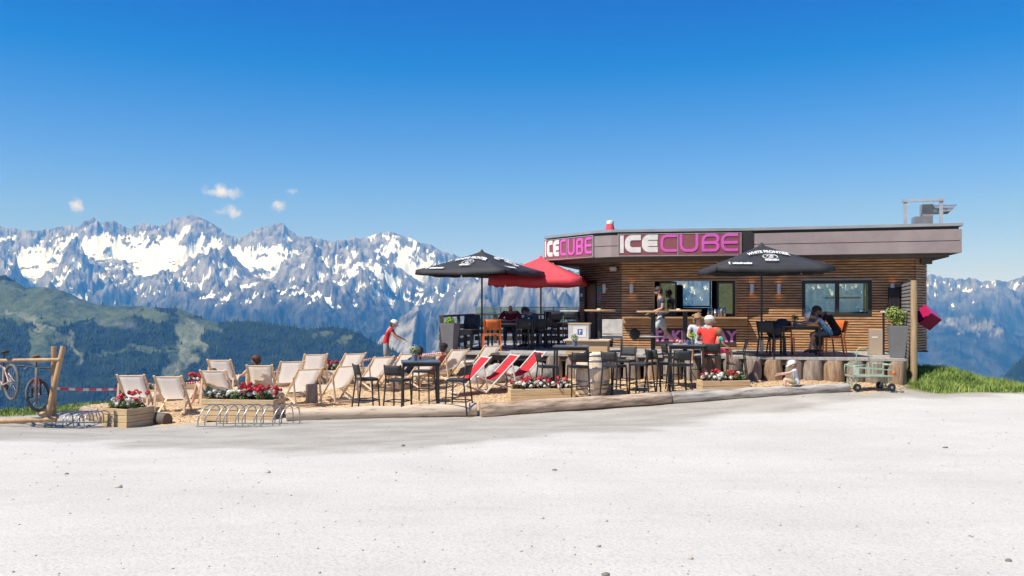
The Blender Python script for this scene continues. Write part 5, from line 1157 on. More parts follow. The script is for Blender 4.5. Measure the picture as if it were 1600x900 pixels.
flower_box(311, 23.6, 5, .6, .5, .3, 'dark planter with bright red flowers behind the deckchairs at the left', 6, 14, 6, .12, .7)
flower_box(238, 22.4, 5, .5, .4, .25, 'small planter with white flowers hidden behind the second deckchair from the left', 8, 3, 7, .10, .3)
# logs
def log_between(p0, p1, r0, r1, lab, m=M_bark2, seed=0, bands=()):
    p0, p1 = Vector(p0), Vector(p1); d = p1-p0; Ln = d.length; n = 22; k = max(4, int(Ln/.25)); rs = random.Random(seed); mb = MB()
    prof = [(r0*.9, 0)]+[(r0+(r1-r0)*i/k+rs.uniform(-.012,.012)*.9, .02+(Ln-.04)*i/k) for i in range(k+1)]+[(r1*.9, Ln)]
    mb.lathe(prof, n=n)
    for v in mb.v: a = math.atan2(v.y, v.x); q = 1+.03*math.sin(3*a+v.z*1.3+seed)+.02*math.sin(5*a-v.z*2.1); v.x *= q; v.y *= q
    o = mb.build('border_log', m); o.rotation_mode = 'QUATERNION'; o.rotation_quaternion = Vector((0,0,1)).rotation_difference(d); o.location = p0; tag(o, lab, 'log', 'logs bordering the wood chips')
    return o
M_logp = mat('pale_log', (.58,.47,.36), (.20,.14,.095), scale=5, lo=.33, hi=.55, rough=.85, stretch=(2,2,.35), detail=7, bump=.4, bscale=12, c3=(.53,.43,.34))
M_logb = mat('brown_grey_log', (.54,.42,.32), (.17,.11,.07), scale=5, lo=.36, hi=.60, rough=.85, stretch=(2,2,.35), detail=7, bump=.5, bscale=12, c3=(.36,.27,.20))
def lg(px, Y, dr): x, y = XY(px, Y); return (x, y, GH(x, y)+dr)
log_between(lg(448,17.25,.11), lg(745,17.75,.12), .13, .14, 'long pale border log in front of the left bar table', M_logp, 1)
log_between(lg(750,17.6,.12), lg(1047,18.5,.12), .155, .13, 'long brown border log in front of the low planter and the wine barrel', M_logb, 2)
log_between(lg(1049,18.5,.12), lg(1326,18.85,.08), .135, .11, 'long grey border log on which the toddler sits', mat('grey_border_log', (.47,.43,.39), (.15,.13,.115), scale=5, lo=.36, hi=.58, rough=.85, stretch=(2,2,.35), detail=7, bump=.5, bscale=12), 3)
log_between(lg(133,19.0,.1), lg(168,18.1,.1), .16, .15, 'short thick log lying left of the square flower planter', M_logb, 4)
log_between(lg(236,18.3,.09), lg(262,18.0,.09), .14, .13, 'short dark log end right of the square flower planter', mat('dark_log', (.12,.10,.085), scale=5), 5)
log_between(lg(225,21.3,.1), lg(338,21.6,.1), .15, .15, 'brown log lying behind the second deckchair from the left', M_logb, 6)
log_between(lg(400,22.6,.1), lg(545,22.9,.12), .16, .16, 'log at the back below the small flower box between deckchairs', M_logb, 7)
log_between(lg(560,23.6,.1), lg(705,23.2,.12), .16, .16, 'log at the back behind the left bar table', M_logb, 8)
x, y, z = GR(487, 19.6); o = tag(MB().lathe([(.13,-.05),(.14,.1),(.13,.48),(.11,.5)], n=18, wob=.04).build('tree_stump', M_bark), 'upright grey stump between two deckchairs near the long left planter', 'stump'); o.location = (x, y, z)
M_rock = mat('pale_boulder', (.52,.50,.47), (.26,.25,.24), scale=6, rough=.9, bump=.6, bscale=12, detail=7)
for i, (px, Y, r_, lab) in enumerate([(748,22.1,.27,'pale boulder under the deck edge behind the leftmost red deckchair'),(775,22.0,.30,'pale boulder under the deck edge between the first two red deckchairs'),(806,21.9,.25,'pale boulder under the deck edge behind the middle red deckchair'),(838,21.8,.30,'pale boulder under the deck edge behind the third red deckchair')]):
    mb = MB(); mb.ball((0,0,0), (r_*1.25, r_*.8, r_), 16, 11); rs = random.Random(i)
    for v in mb.v: v *= 1+.10*math.sin(v.x*11+i)*math.cos(v.z*13+i)+.05*math.sin(v.x*29+v.z*23)
    o = tag(mb.build('boulder', M_rock), lab, 'boulder', 'boulders under the deck edge'); x, y, z = GR(px, Y); o.location = (x, y, z+r_*.55); o.rotation_euler = (0,0,i)
# bicycle racks: hoops slant to the right
def rack(px, Y, a, n, pitch, lab, dirx=.28, dy=.42, h=.40):
    x, y = XY(px, Y); t = thing('bicycle_rack', lab, 'bicycle rack', (x, y, GH(x, y)+.01), R(a), 'galvanised bicycle racks'); Wd = pitch*(n-1)
    for i in range(n):
        for e in (-.065, .065):
            X0 = -Wd/2+i*pitch+e; pts = [(X0,0,.0),(X0,0,.14),(X0+dirx*.08,dy*.1,.22)]; 
            pts += [(X0+dirx*u, dy*u, .22+(h-.22)*math.sin(min(1,u/.62)*math.pi/2)) for u in (.2,.35,.5,.65)]+[(X0+dirx*.82,dy*.82,h*.96),(X0+dirx*.95,dy*.95,h*.8),(X0+dirx,dy,h*.5),(X0+dirx,dy,0)]
            MB().tube(pts, .0115, 7).build('hoop', M_galv, t)
    MB().bar((-Wd/2-.1,0,.012),(Wd/2+.1,0,.012),.03,.02).build('base_rail', M_galv, t); MB().bar((-Wd/2-.1+dirx,dy,.012),(Wd/2+.1+dirx,dy,.012),.03,.02).build('base_rail', M_galv, t)
rack(373, 16.2, 0, 5, .355, 'galvanised bicycle rack in front of the long left flower planter')
rack(101, 16.9, 8, 4, .20, 'galvanised bicycle rack beside the wooden bicycle stand at the left edge', .30, .62, .27)
# wooden bicycle stand
YB = 17.1; gB = GR(85, YB)[2]
M_pole = mat('peeled_pole', (.56,.38,.21), (.38,.22,.11), scale=4, rough=.7, stretch=(3,3,.5), detail=6, bump=.2)
bs = thing('bicycle_stand', 'timber pole stand with a crossbar from which two bicycles hang, far left', 'stand', (0,0,0))
def PP(px, py, Y=YB): return P(px, py, Y)
MB().cyl(PP(84,655), PP(84,541), .05,.047,n=14).build('post', M_pole, bs); MB().cyl(PP(74,651,YB-.25), PP(99,541,YB-.05), .053,.05,n=14).build('brace', M_pole, bs)
MB().cyl(PP(-150,566,YB-.12), PP(93,562,YB-.12), .038,.036,n=14).build('crossbar', M_pole, bs); MB().cyl(PP(-150,664,YB-.5), PP(88,655,YB-.3), .055,.05,n=14).build('base_pole', M_pole, bs)
MB().cyl(PP(64,647,YB+.5), PP(88,651,YB-.1), .055,n=14).build('foot_pole', M_pole, bs)
MB().cyl(PP(-140,660,YB), PP(-140,541,YB), .05,n=14).build('post', M_pole, bs)
# bicycles
def bicycle(lab, fcol, steer, scol):
    t = thing('bicycle', lab, 'bicycle'); r = .36; tyre = mat('tyre_dusty', (.17,.165,.155), (.10,.10,.095), scale=14, rough=.9, bump=.5, bscale=60)
    def wheel(c, yaw):
        w_ = bpy.data.objects.new('wheel', None); COL.objects.link(w_); w_.parent = t; w_.location = c; w_.rotation_euler = (0,0,yaw)
        MB().tube([(r*.93*math.cos(k/28*6.2832), 0, r*.93*math.sin(k/28*6.2832)) for k in range(28)], .028, 8, True).build('tyre', tyre, w_)
        MB().tube([(r*.84*math.cos(k/28*6.2832), 0, r*.84*math.sin(k/28*6.2832)) for k in range(28)], .011, 6, True).build('rim', M_black, w_)
        m_ = MB(); [m_.cyl((0,(.02 if k%2 else -.02),0),(r*.84*math.cos(k/24*6.2832),0,r*.84*math.sin(k/24*6.2832)),.0022,n=4,caps=False) for k in range(24)]; m_.build('spokes', M_galv, w_)
        MB().cyl((0,-.05,0),(0,.05,0),.025,n=12).cyl((0,.028,0),(0,.031,0),.085,n=20).build('hub', M_galv, w_); return w_
    wheel((0,0,0), 0); hx = Vector((.98,0,.33)); ht = Vector((.93,0,.47)); S = Vector((.32,0,.34)); BB = Vector((.42,0,-.02)); fr = mat('bike_%s' % scol, fcol, rough=.3)
    MB().cyl(BB,S,.019).cyl(S,ht,.021).cyl(BB,hx,.028).cyl(hx,ht+Vector((-.01,0,.03)),.026).cyl((0,.055,0),S,.012).cyl((0,-.055,0),S,.012).cyl((0,.06,0),BB+Vector((0,.03,0)),.013).cyl((0,-.06,0),BB+Vector((0,-.03,0)),.013).build('frame', fr, t)
    sp_ = MB().cyl(S,(.26,0,.60),.014).build('seat_post', M_black, t)
    MB().ball((.30,0,.62),(.13,.035,.028),12,6).ball((.20,0,.625),(.07,.075,.03),12,6).build('saddle', mat('saddle_%s' % scol, (.22,.08,.045) if scol == 'red' else (.03,.03,.03)), t)
    piv = Vector((1.00,0,.30)); fx = Vector((1.14,0,0)); Rz = Matrix.Rotation(steer, 3, (hx-ht)) 
    def tr(v): return ht+Rz @ (Vector(v)-ht)
    MB().cyl(tr((1.03,.07,.22)),tr((1.14,.065,0)),.019).cyl(tr((1.03,-.07,.22)),tr((1.14,-.065,0)),.019).bar(tr((1.02,-.08,.23)),tr((1.02,.08,.23)),.04).cyl(tr((1.01,.07,.26)),tr((1.05,.07,.16)),.016).build('fork', mat('fork_black', (.03,.03,.03)), t)
    w2 = wheel((0,0,0), 0); w2.location = tr((1.14,0,0)); w2.rotation_euler = (0,0,steer*-1 if False else -steer)
    hb = MB(); hb.tube([tr((.88,-.37,.53)),tr((.92,-.2,.54)),tr((.94,0,.53)),tr((.92,.2,.54)),tr((.88,.37,.53))],.014); hb.build('handlebar', M_black, t)
    for s_ in (-1,1): MB().cyl(tr((.875,s_*.40,.53)),tr((.90,s_*.27,.54)),.019).build('grip', M_black, t); MB().cyl(tr((.93,s_*.22,.53)),tr((.99,s_*.34,.50)),.007).build('brake_lever', M_galv, t)
    MB().cyl(BB+Vector((0,.06,0)),BB+Vector((0,.066,0)),.085,n=24).build('chainring', M_galv, t)
    MB().bar(BB+Vector((0,.075,0)),BB+Vector((.12,.075,-.12)),.02).bar(BB+Vector((.12,.06,-.12)),BB+Vector((.12,.17,-.12)),.05,.02).build('crank', M_black, t); MB().bar(BB+Vector((0,-.075,0)),BB+Vector((-.12,-.075,.12)),.02).bar(BB+Vector((-.12,-.06,.12)),BB+Vector((-.12,-.17,.12)),.05,.02).build('crank', M_black, t)
    MB().cyl((.02,.07,-.04),(.05,.07,-.14),.02).build('derailleur', M_black, t)
    return t
def put(t, loc, yaw, pitch, roll=0): t.rotation_mode = 'QUATERNION'; t.location = loc; t.rotation_quaternion = (Matrix.Rotation(yaw,3,'Z') @ Matrix.Rotation(pitch,3,'Y') @ Matrix.Rotation(roll,3,'X')).to_quaternion()
b2 = bicycle('mountain bicycle hanging end-on by its brown saddle from the timber crossbar', (.30,.04,.035), R(38), 'red'); put(b2, PP(57,603,YB-.3), R(119), R(14))
b1 = bicycle('mountain bicycle with a pale frame half out of the left edge, hanging from the crossbar', (.62,.42,.36), R(10), 'pale'); put(b1, PP(18,597,YB-.35), R(141), R(10))
# barrier tape and its stakes
tp = bpy.data.materials.new('tape'); tp.use_nodes = True; tt = tp.node_tree; bb_ = tt.nodes['Principled BSDF']; tcn = tt.nodes.new('ShaderNodeTexCoord'); wv = tt.nodes.new('ShaderNodeTexWave'); wv.bands_direction = 'X'; wv.inputs['Scale'].default_value = 5.5; wv.wave_profile = 'SIN'
cr = tt.nodes.new('ShaderNodeValToRGB'); cr.color_ramp.interpolation = 'CONSTANT'; cr.color_ramp.elements[0].color = (.66,.03,.05,1); cr.color_ramp.elements[1].color = (.75,.72,.7,1); cr.color_ramp.elements[1].position = .62
tt.links.new(tcn.outputs['Object'], wv.inputs['Vector']); tt.links.new(wv.outputs[0], cr.inputs[0]); tt.links.new(cr.outputs[0], bb_.inputs['Base Color'])
def tape(pts, lab):
    P_ = []
    for (a, b) in zip(pts, pts[1:]):
        for k in range(8): P_.append(a.lerp(b, k/8)-Vector((0,0,.06*4*(k/8)*(1-k/8))))
    P_.append(pts[-1]); mb = MB(); rows = [[p, p+Vector((0,.01*math.sin(i),.055))] for i, p in enumerate(P_)]; mb.sheet(rows, smooth=True)
    tag(mb.build('barrier_tape', tp, None, solid=.002), lab, 'tape', 'red and white barrier tape')
tape([P(86,609,17.0), P(236,604,22.6)], 'red and white barrier tape running from the timber bicycle stand to behind the first deckchair')
tape([P(236,604,22.6), P(372,588,23.6), P(478,573,24.2), P(585,561,24.6)], 'red and white barrier tape behind the deckchairs at the left')
tape([P(585,561,24.6), P(640,556,24.4), P(720,546,24.2)], 'red and white barrier tape behind the left bar table near the deck')
for px, py, Y, lab in [(236,604,22.6,'thin stake holding the tape behind the first deckchair'),(372,588,23.6,'thin stake holding the tape beside the dark-haired woman'),(478,573,24.2,'thin stake holding the tape above the middle deckchairs'),(585,561,24.6,'thin stake holding the tape by the boy in the red shirt')]:
    p = P(px, py, Y); g = GH(p.x, p.y); tag(MB().cyl((p.x,p.y+.02,g-.05),(p.x,p.y+.02,p.z+.08),.012,n=8).build('stake', M_galv), lab, 'stake', 'stakes of the barrier tape')
# green garden cart
x, y, z = GR(1358, 19.0, .0); ct = thing('garden_cart', 'mint green metal garden cart in front of the log stumps at the right', 'cart', (x, y, z), R(4)); M_mint = mat('mint_paint', (.40,.56,.42), (.30,.45,.33), scale=8, rough=.5)
MB().span(-.44,.42,-.22,.22,.30,.325).build('bed', mat('cart_bed', (.36,.33,.25)), ct)
m_ = MB(); r_ = .012
for sy in (-.23,.23): m_.tube([(-.45,sy,.33),(-.45,sy,.56),(-.2,sy,.58)], r_).tube([(.43,sy,.33),(.43,sy,.58),(.2,sy,.58)], r_).bar((-.45,sy,.33),(.43,sy,.33),.025).bar((-.45,sy,.52),(.43,sy,.46),.02).bar((-.12,sy,.33),(-.12,sy,.5),.018).bar((.2,sy,.33),(.2,sy,.58),.018)
m_.bar((-.45,-.23,.56),(-.45,.23,.56),.02).bar((.43,-.23,.58),(.43,.23,.58),.02).build('rail_frame', M_mint, ct)
MB().tube([(-.18,.23,.33),(-.18,.23,.86),(-.12,.23,.93),(.02,.23,.93),(.08,.23,.86),(.14,.23,.5)], .012).build('handle', M_mint, ct)
MB().span(-.47,-.36,-.25,-.235,.36,.52).build('side_plate', mat('mint_pale', (.55,.66,.52)), ct)
for sx in (-.40,.38):
    for sy in (-.26,.26): w_ = MB().cyl((sx,sy-.02,.085),(sx,sy+.02,.085),.085,n=22).build('wheel', M_black, ct); MB().cyl((sx,sy-.024,.085),(sx,sy+.024,.085),.03,n=14).build('rim', M_galv, w_)
for sx in (-.40,.38): MB().bar((sx,-.24,.085),(sx,.24,.085),.025).bar((sx,-.2,.085),(sx,-.2,.3),.025).bar((sx,.2,.085),(sx,.2,.3),.025).bar((sx,0,.085),(sx,0,.3),.03).build('axle', M_mint, ct)
MB().ball((.43,-.27,.4),(.04,.03,.05)).build('reflector', M_orange, ct)
# ---------------------------------------------------------------- people
M_skin = mat('skin', (.56,.31,.21), (.50,.26,.17), scale=6, rough=.55); M_skinl = mat('skin_light', (.66,.42,.32), (.60,.36,.27), scale=6, rough=.55)
def skin(name, J, E, m, parent, sub=1, root=None):
    me = bpy.data.meshes.new(name); keys = list(J); ix = {k: i for i, k in enumerate(keys)}
    me.from_pydata([J[k][0] for k in keys], [(ix[a], ix[b]) for a, b in E], []); o = bpy.data.objects.new(name, me); COL.objects.link(o)
    md = o.modifiers.new('s', 'SKIN'); md.use_smooth_shade = True; md.branch_smoothing = .6
    sv = me.skin_vertices[0].data
    for k in keys:
        r = J[k][1]; sv[ix[k]].radius = r if isinstance(r, tuple) else (r, r); sv[ix[k]].use_root = (k == (root or keys[0]))
    if sub: o.modifiers.new('b', 'SUBSURF').levels = sub; o.modifiers['b'].render_levels = sub
    dg = bpy.context.evaluated_depsgraph_get(); dg.update(); nm = bpy.data.meshes.new_from_object(o.evaluated_get(dg)); bpy.data.objects.remove(o); bpy.data.meshes.remove(me)
    nm.name = name; nm.materials.clear(); nm.materials.append(m); nm.polygons.foreach_set('use_smooth', [True]*len(nm.polygons))
    q = bpy.data.objects.new(name, nm); COL.objects.link(q); q.parent = parent; return q
STAND = dict(pel=(0,0,.94), spi=(0,0,1.12), che=(0,0,1.32), nek=(0,.0,1.48), hea=(0,.025,1.62), shL=(-.175,0,1.42), elL=(-.24,-.03,1.14), wrL=(-.25,.08,.90), shR=(.175,0,1.42), elR=(.24,-.03,1.14), wrR=(.25,.08,.90),
    hiL=(-.09,0,.90), knL=(-.10,.01,.50), anL=(-.10,-.02,.09), hiR=(.09,0,.90), knR=(.10,.01,.50), anR=(.10,-.02,.09))
SIT = dict(pel=(0,-.05,.10), spi=(0,-.03,.28), che=(0,.0,.48), nek=(0,.03,.64), hea=(0,.06,.78), shL=(-.175,.0,.58), elL=(-.25,.06,.32), wrL=(-.18,.30,.28), shR=(.175,.0,.58), elR=(.25,.06,.32), wrR=(.18,.30,.28),
    hiL=(-.09,0,.08), knL=(-.13,.42,.10), anL=(-.13,.42,-.32), hiR=(.09,0,.08), knR=(.13,.42,.10), anR=(.13,.42,-.32))
LIE = dict(pel=(0,.08,.33), spi=(0,-.10,.46), che=(0,-.24,.66), nek=(0,-.34,.82), hea=(0,-.36,.97), shL=(-.17,-.28,.76), elL=(-.26,-.10,.52), wrL=(-.18,.12,.48), shR=(.17,-.28,.76), elR=(.26,-.10,.52), wrR=(.18,.12,.48),
    hiL=(-.09,.12,.33), knL=(-.11,.55,.50), anL=(-.12,.80,.10), hiR=(.09,.12,.33), knR=(.11,.55,.50), anR=(.12,.80,.10))
def person(label, loc, rz, base, pose=None, s=1.0, hs=1.0, fat=1.0, top=None, sleeve=.5, low=None, leg=.6, shoe=(.75,.75,.73), hair=(.05,.03,.02), hat=None, hairlong=0, look=0, sm=None, socks=None, backp=None, beard=False):
    sm = sm or M_skin; J0 = dict(base); J0.update(pose or {}); V = {k: Vector(v)*s for k, v in J0.items()}
    t = thing('person', label, 'person', loc, rz, None); f = fat*s
    nk = V['nek']; hr = .104*s*hs; V['hea'] = V['hea']-(V['hea']-V['nek']).normalized()*.03*s*hs; he = V['hea']; ax = (he-nk).normalized(); lk = Matrix.Rotation(look, 3, 'Z') @ Vector((0,1,0)); lk = (lk-ax*lk.dot(ax)).normalized(); sd_ = lk.cross(ax)
    V['shL'] = V['shL']+Vector((-.012*s,0,0)); V['shR'] = V['shR']+Vector((.012*s,0,0))
    dn = (V['pel']-V['spi']).normalized()
    Q = {'pel':(V['pel'],(.135*f,.10*f)),'spi':(V['spi'],(.12*f,.09*f)),'che':(V['che'],(.15*f,.105*f)),'nek':(V['nek'],.060*s),'jaw':(he-ax*hr*.72+lk*hr*.12,hr*.66),'hea':(he,(hr*.86,hr*.98)),'crn':(he+ax*hr*.75-lk*hr*.08,hr*.66),'nos':(he+lk*hr*1.12-ax*hr*.15,.014*s*hs)}
    E = [('pel','spi'),('spi','che'),('che','nek'),('nek','jaw'),('jaw','hea'),('hea','crn'),('hea','nos')]
    for c, e_ in (('L',-1),('R',1)):
        sh, el, wr, hi, kn, an = (V[k+c] for k in ('sh','el','wr','hi','kn','an')); fd = (wr-el).normalized(); hd = wr+fd*.07*s
        sdv = fd.cross(Vector((0,0,1))); sdv = (sdv if sdv.length > .2 else Vector((1,0,0))).normalized(); upv = sdv.cross(fd)
        Q['sh'+c] = (sh,.056*f); Q['el'+c] = (el,.040*s); Q['wr'+c] = (wr,.028*s); Q['hd'+c] = (hd,(.036*s,.02*s)); E += [('che','sh'+c),('sh'+c,'el'+c),('el'+c,'wr'+c),('wr'+c,'hd'+c)]
        for i in range(4):
            b_ = hd+sdv*(.033-.022*i)*s+fd*.03*s; ln = (.036,.042,.040,.030)[i]*s
            Q['fa%s%d' % (c,i)] = (b_,.0095*s); Q['fb%s%d' % (c,i)] = (b_+fd*ln-upv*.008*s,.009*s); Q['fc%s%d' % (c,i)] = (b_+fd*ln*1.7-upv*.026*s,.0078*s); E += [('hd'+c,'fa%s%d' % (c,i)),('fa%s%d' % (c,i),'fb%s%d' % (c,i)),('fb%s%d' % (c,i),'fc%s%d' % (c,i))]
        tb = wr+fd*.03*s+sdv*e_*-.032*s; Q['ta'+c] = (tb,.011*s); Q['tb'+c] = (tb+fd*.035*s+sdv*e_*-.018*s-upv*.01*s,.0095*s); E += [('wr'+c,'ta'+c),('ta'+c,'tb'+c)]
        Q['hi'+c] = (hi,.082*f); Q['kn'+c] = (kn,.054*f); sh_ = kn.lerp(an,.35); Q['cf'+c] = (sh_+Vector((0,-.012*s,0)),.052*f); Q['an'+c] = (an,.035*s)
        ff = Vector((0,1,0)) if abs((an-kn).normalized().z) > .45 else Vector((0,.5,.85)); tilt = (an-kn).normalized(); ff = (ff-tilt*ff.dot(tilt)*.9).normalized()
        if V['an'+c].z < .15*s or base is STAND: ff = Vector((0,1,-.15)) if V['an'+c].z < .14*s else Vector((0,.75,-.65))
        Q['to'+c] = (an+ff*.15*s-Vector((0,0,.045*s)),.030*s); E += [('pel','hi'+c),('hi'+c,'kn'+c),('kn'+c,'cf'+c),('cf'+c,'an'+c),('an'+c,'to'+c)]
    body = skin('body', Q, E, sm, t, 1, 'pel')
    if top:
        S_ = {'hem':(V['pel']+dn*.10*s,(.158*f,.122*f)),'pel':(V['pel'],(.156*f,.122*f)),'spi':(V['spi'],(.142*f,.112*f)),'che':(V['che'],(.168*f,.122*f)),'nb':(V['che'].lerp(V['nek'],.62),(.088*f,.08*f))}; e2 = [('hem','pel'),('pel','spi'),('spi','che'),('che','nb')]
        for c in 'LR':
            S_['sh'+c] = (V['sh'+c],.071*f)
            if sleeve <= 1: S_['sl'+c] = (V['sh'+c].lerp(V['el'+c], sleeve+.1),.062*f); e2 += [('che','sh'+c),('sh'+c,'sl'+c)]
            else: S_['el'+c] = (V['el'+c],.054*f); S_['sl'+c] = (V['el'+c].lerp(V['wr'+c],.88),.042*f); e2 += [('che','sh'+c),('sh'+c,'el'+c),('el'+c,'sl'+c)]
        skin('shirt', S_, e2, top, t, 1)
    if low:
        S_ = {'pel':(V['pel']-Vector((0,0,.0)),(.150*f,.118*f)),'wst':(V['pel'].lerp(V['spi'],.6),(.140*f,.108*f))}; e2 = [('pel','wst')]
        for c in 'LR':
            S_['hi'+c] = (V['hi'+c],.098*f); e2.append(('pel','hi'+c))
            if leg <= 1: S_['kn'+c] = (V['hi'+c].lerp(V['kn'+c], leg+.12),.082*f); e2.append(('hi'+c,'kn'+c))
            else: S_['kn'+c] = (V['kn'+c],.068*f); S_['an'+c] = (V['kn'+c].lerp(V['an'+c],.9),.05*f); e2 += [('hi'+c,'kn'+c),('kn'+c,'an'+c)]
        skin('trousers' if leg > 1 else 'shorts', S_, e2, low, t, 1)
    for c in 'LR':
        an, to = Q['an'+c][0], Q['to'+c][0]; d = (to-an); hl = an-Vector((d.x,d.y,0)).normalized()*.05*s+Vector((0,0,-.045*s))
        if shoe: skin('shoe', {'a':(an+Vector((0,0,-.01*s)),.045*s),'h':(hl,.042*s),'m':(an.lerp(to,.5)-Vector((0,0,.02*s)),(.045*s,.035*s)),'t':(to+d.normalized()*.04*s,(.042*s,.03*s))}, [('h','a'),('a','m'),('m','t')], mat('shoe_%02x%02x%02x' % tuple(int(v*255) for v in shoe), shoe), t, 1, 'a')
        if socks: skin('sock', {'a':(an+Vector((0,0,.02*s)),.044*s),'b':(V['kn'+c].lerp(an,.62),.056*s)}, [('a','b')], socks, t, 1)
    # head details
    C3 = Matrix((sd_, lk, ax)).transposed(); C4 = C3.to_4x4(); C4.translation = he
    def put_(mb, nm, m): 
        for v in mb.v: v[:] = (C4 @ v)
        return mb.build(nm, m, t)
    em = mat('eye_dark', (.02,.015,.012), rough=.2); k = hr
    for e_ in (-1,1): put_(MB().ball((e_*.36*k,.88*k,.10*k), (.12*k,.08*k,.07*k), 8, 5), 'eye', em); put_(MB().ball((e_*.93*k,-.02*k,-.05*k), (.08*k,.16*k,.24*k), 8, 5), 'ear', sm)
    put_(MB().ball((0,.90*k,-.46*k), (.25*k,.08*k,.05*k), 8, 5), 'mouth', mat('lips', (.38,.12,.10)))
    if hair:
        hm_ = mat('hair_%02x%02x%02x' % tuple(int(v*255) for v in hair), tuple(v*1.5 for v in hair), hair, scale=30, rough=.6, bump=.6, bscale=60); mb = MB(); n, m_ = 20, 12; vs = []; rs = random.Random(int(he.x*100)+7)
        for i in range(m_+1):
            ph = math.pi/2-math.pi*.93*i/m_
            for j in range(n):
                th = 2*math.pi*j/n; fr = math.sin(th)            # th=90deg is the face
                lim = .30 if fr > .25 else (-.2 if fr > -.2 else -.75-hairlong)
                zz = max(math.sin(ph), lim); ch = math.cos(ph) if math.sin(ph) > lim else math.sqrt(max(.05, 1-min(1, lim*lim)))*(1 if hairlong == 0 else 1.05)
                q = 1.10+rs.uniform(-.03,.03)*(1+2*hairlong); vs.append((.90*ch*math.cos(th)*k*q, (1.0*ch*fr-.05)*k*q, (zz*1.12+.12)*k*q))
        mb.add(vs, [[i*n+j, i*n+(j+1)%n, (i+1)*n+(j+1)%n, (i+1)*n+j] for i in range(m_) for j in range(n)], True); put_(mb, 'hair', hm_)
        if hairlong:
            mb = MB()
            for j in range(70): a_ = rs.uniform(0,6.28); r_ = rs.uniform(.8,1.1); mb.ball((math.cos(a_)*k*r_, (math.sin(a_)*.9*r_-.15)*k if math.sin(a_) < .55 else -.3*k, rs.uniform(-.7,1.05)*k), .22*k, 7, 5)
            put_(mb, 'curls', hm_)
        if beard: put_(MB().ball((0,.55*k,-.62*k), (.62*k,.48*k,.42*k), 10, 7), 'beard', hm_)
    if hat:
        mb = MB(); n = 20; prof = [(1.13,.32),(1.15,.5),(1.08,.85),(.85,1.18),(.45,1.38),(0,1.45)]; mb.lathe([(r_*k*.92, z_*k) for r_, z_ in prof], n=n)
        for v in mb.v: v.y *= 1.10
        rows = [[(math.sin(a_)*k*(.95 if rr_ == 0 else .86), math.cos(a_)*k*(1.08+rr_*.85)*(1 if rr_ == 0 else 1), (.38-.16*rr_)*k) for a_ in [(-1.0+2.0*j/8) for j in range(9)]] for rr_ in (0,.5,1)]
        mb.sheet(rows, smooth=True); o_ = put_(mb, 'cap', hat)
    return t
C = lambda n, c, **k: mat(n, c, scale=8, rough=.85, bump=.3, bscale=14, **k)
W_cap = C('cap_white', (.78,.78,.78)); 
person('man in a dark grey t-shirt and pale shorts walking left behind the round tables', DK(1033, 23.2), R(92), STAND, dict(elL=(-.25,.02,1.14), wrL=(-.20,.30,1.04), elR=(.25,-.12,1.15), wrR=(.24,.12,.97), che=(0,.03,1.32), nek=(0,.05,1.48), hea=(0,.08,1.62), hiL=(-.09,.02,.90), knL=(-.10,.22,.52), anL=(-.10,.20,.09), knR=(.10,-.14,.50), anR=(.10,-.48,.20)),
    s=1.02, top=C('tee_slate', (.05,.065,.09)), low=C('shorts_pale', (.52,.58,.58)), leg=.75, shoe=(.70,.72,.70), hair=(.03,.02,.015), socks=C('sock_orange', (.80,.16,.05)), beard=True)
x, y, z = GR(1108, 19.9)
person('man in a bright red t-shirt and white cap seated with his back to the view', (x, y, z+.79), R(-18), SIT, dict(che=(0,.02,.46), nek=(0,.06,.62), hea=(.0,.10,.76), wrR=(.25,.28,.30), wrL=(-.2,.35,.32)), s=1.04, hs=1.0, fat=1.16, top=C('tee_red', (.78,.05,.035)), low=C('shorts_dark', (.08,.09,.11)), leg=.7, hair=(.25,.2,.16), hat=W_cap, look=R(-40))
x, y, z = GR(1091, 20.9)
person('blond curly woman in a pale blue polo shirt seated behind the family table', (x, y, z+.79), R(165), SIT, dict(hea=(.02,.07,.78)), s=.98, fat=.95, top=C('polo_blue', (.62,.70,.80)), low=C('shorts_beige', (.42,.36,.28)), leg=.5, hair=(.27,.17,.08), hairlong=.3, look=R(35), sm=M_skinl)
x, y, z = GR(1123, 19.75)
person('small child with green sleeve and pink shorts beside the man in red', (x, y, z+.83), R(-75), SIT, dict(elR=(.22,.05,.33), wrR=(.2,.28,.22), hea=(-.0,.03,.76)), s=.66, hs=1.2, top=mat('tee_green', (.04,.36,.26), (.78,.10,.08), scale=3.0, lo=.48, hi=.52), low=C('shorts_pink', (.62,.06,.16)), leg=.7, hair=(.16,.09,.045), look=R(30), shoe=(.1,.1,.12))
x, y, z = GR(1242, 18.72)
person('toddler in white cap and shirt sitting on the border log, arms stretched out', (x, y, z+.20), R(82), SIT, dict(pel=(0,-.08,.10), elL=(-.17,.24,.46), wrL=(-.14,.52,.44), elR=(.17,.22,.40), wrR=(.14,.52,.36), knL=(-.12,.36,.22), anL=(-.12,.40,-.10), knR=(.12,.34,.24), anR=(.12,.42,-.08), nek=(0,.05,.62), hea=(0,.10,.77)), s=.60, hs=1.32, top=C('tee_white', (.74,.74,.80)), low=C('shorts_khaki', (.42,.36,.22)), leg=.7, hair=(.22,.12,.06), hat=W_cap, look=R(0), sm=M_skinl, shoe=None)
x, y, z = DK(1292, 21.15)
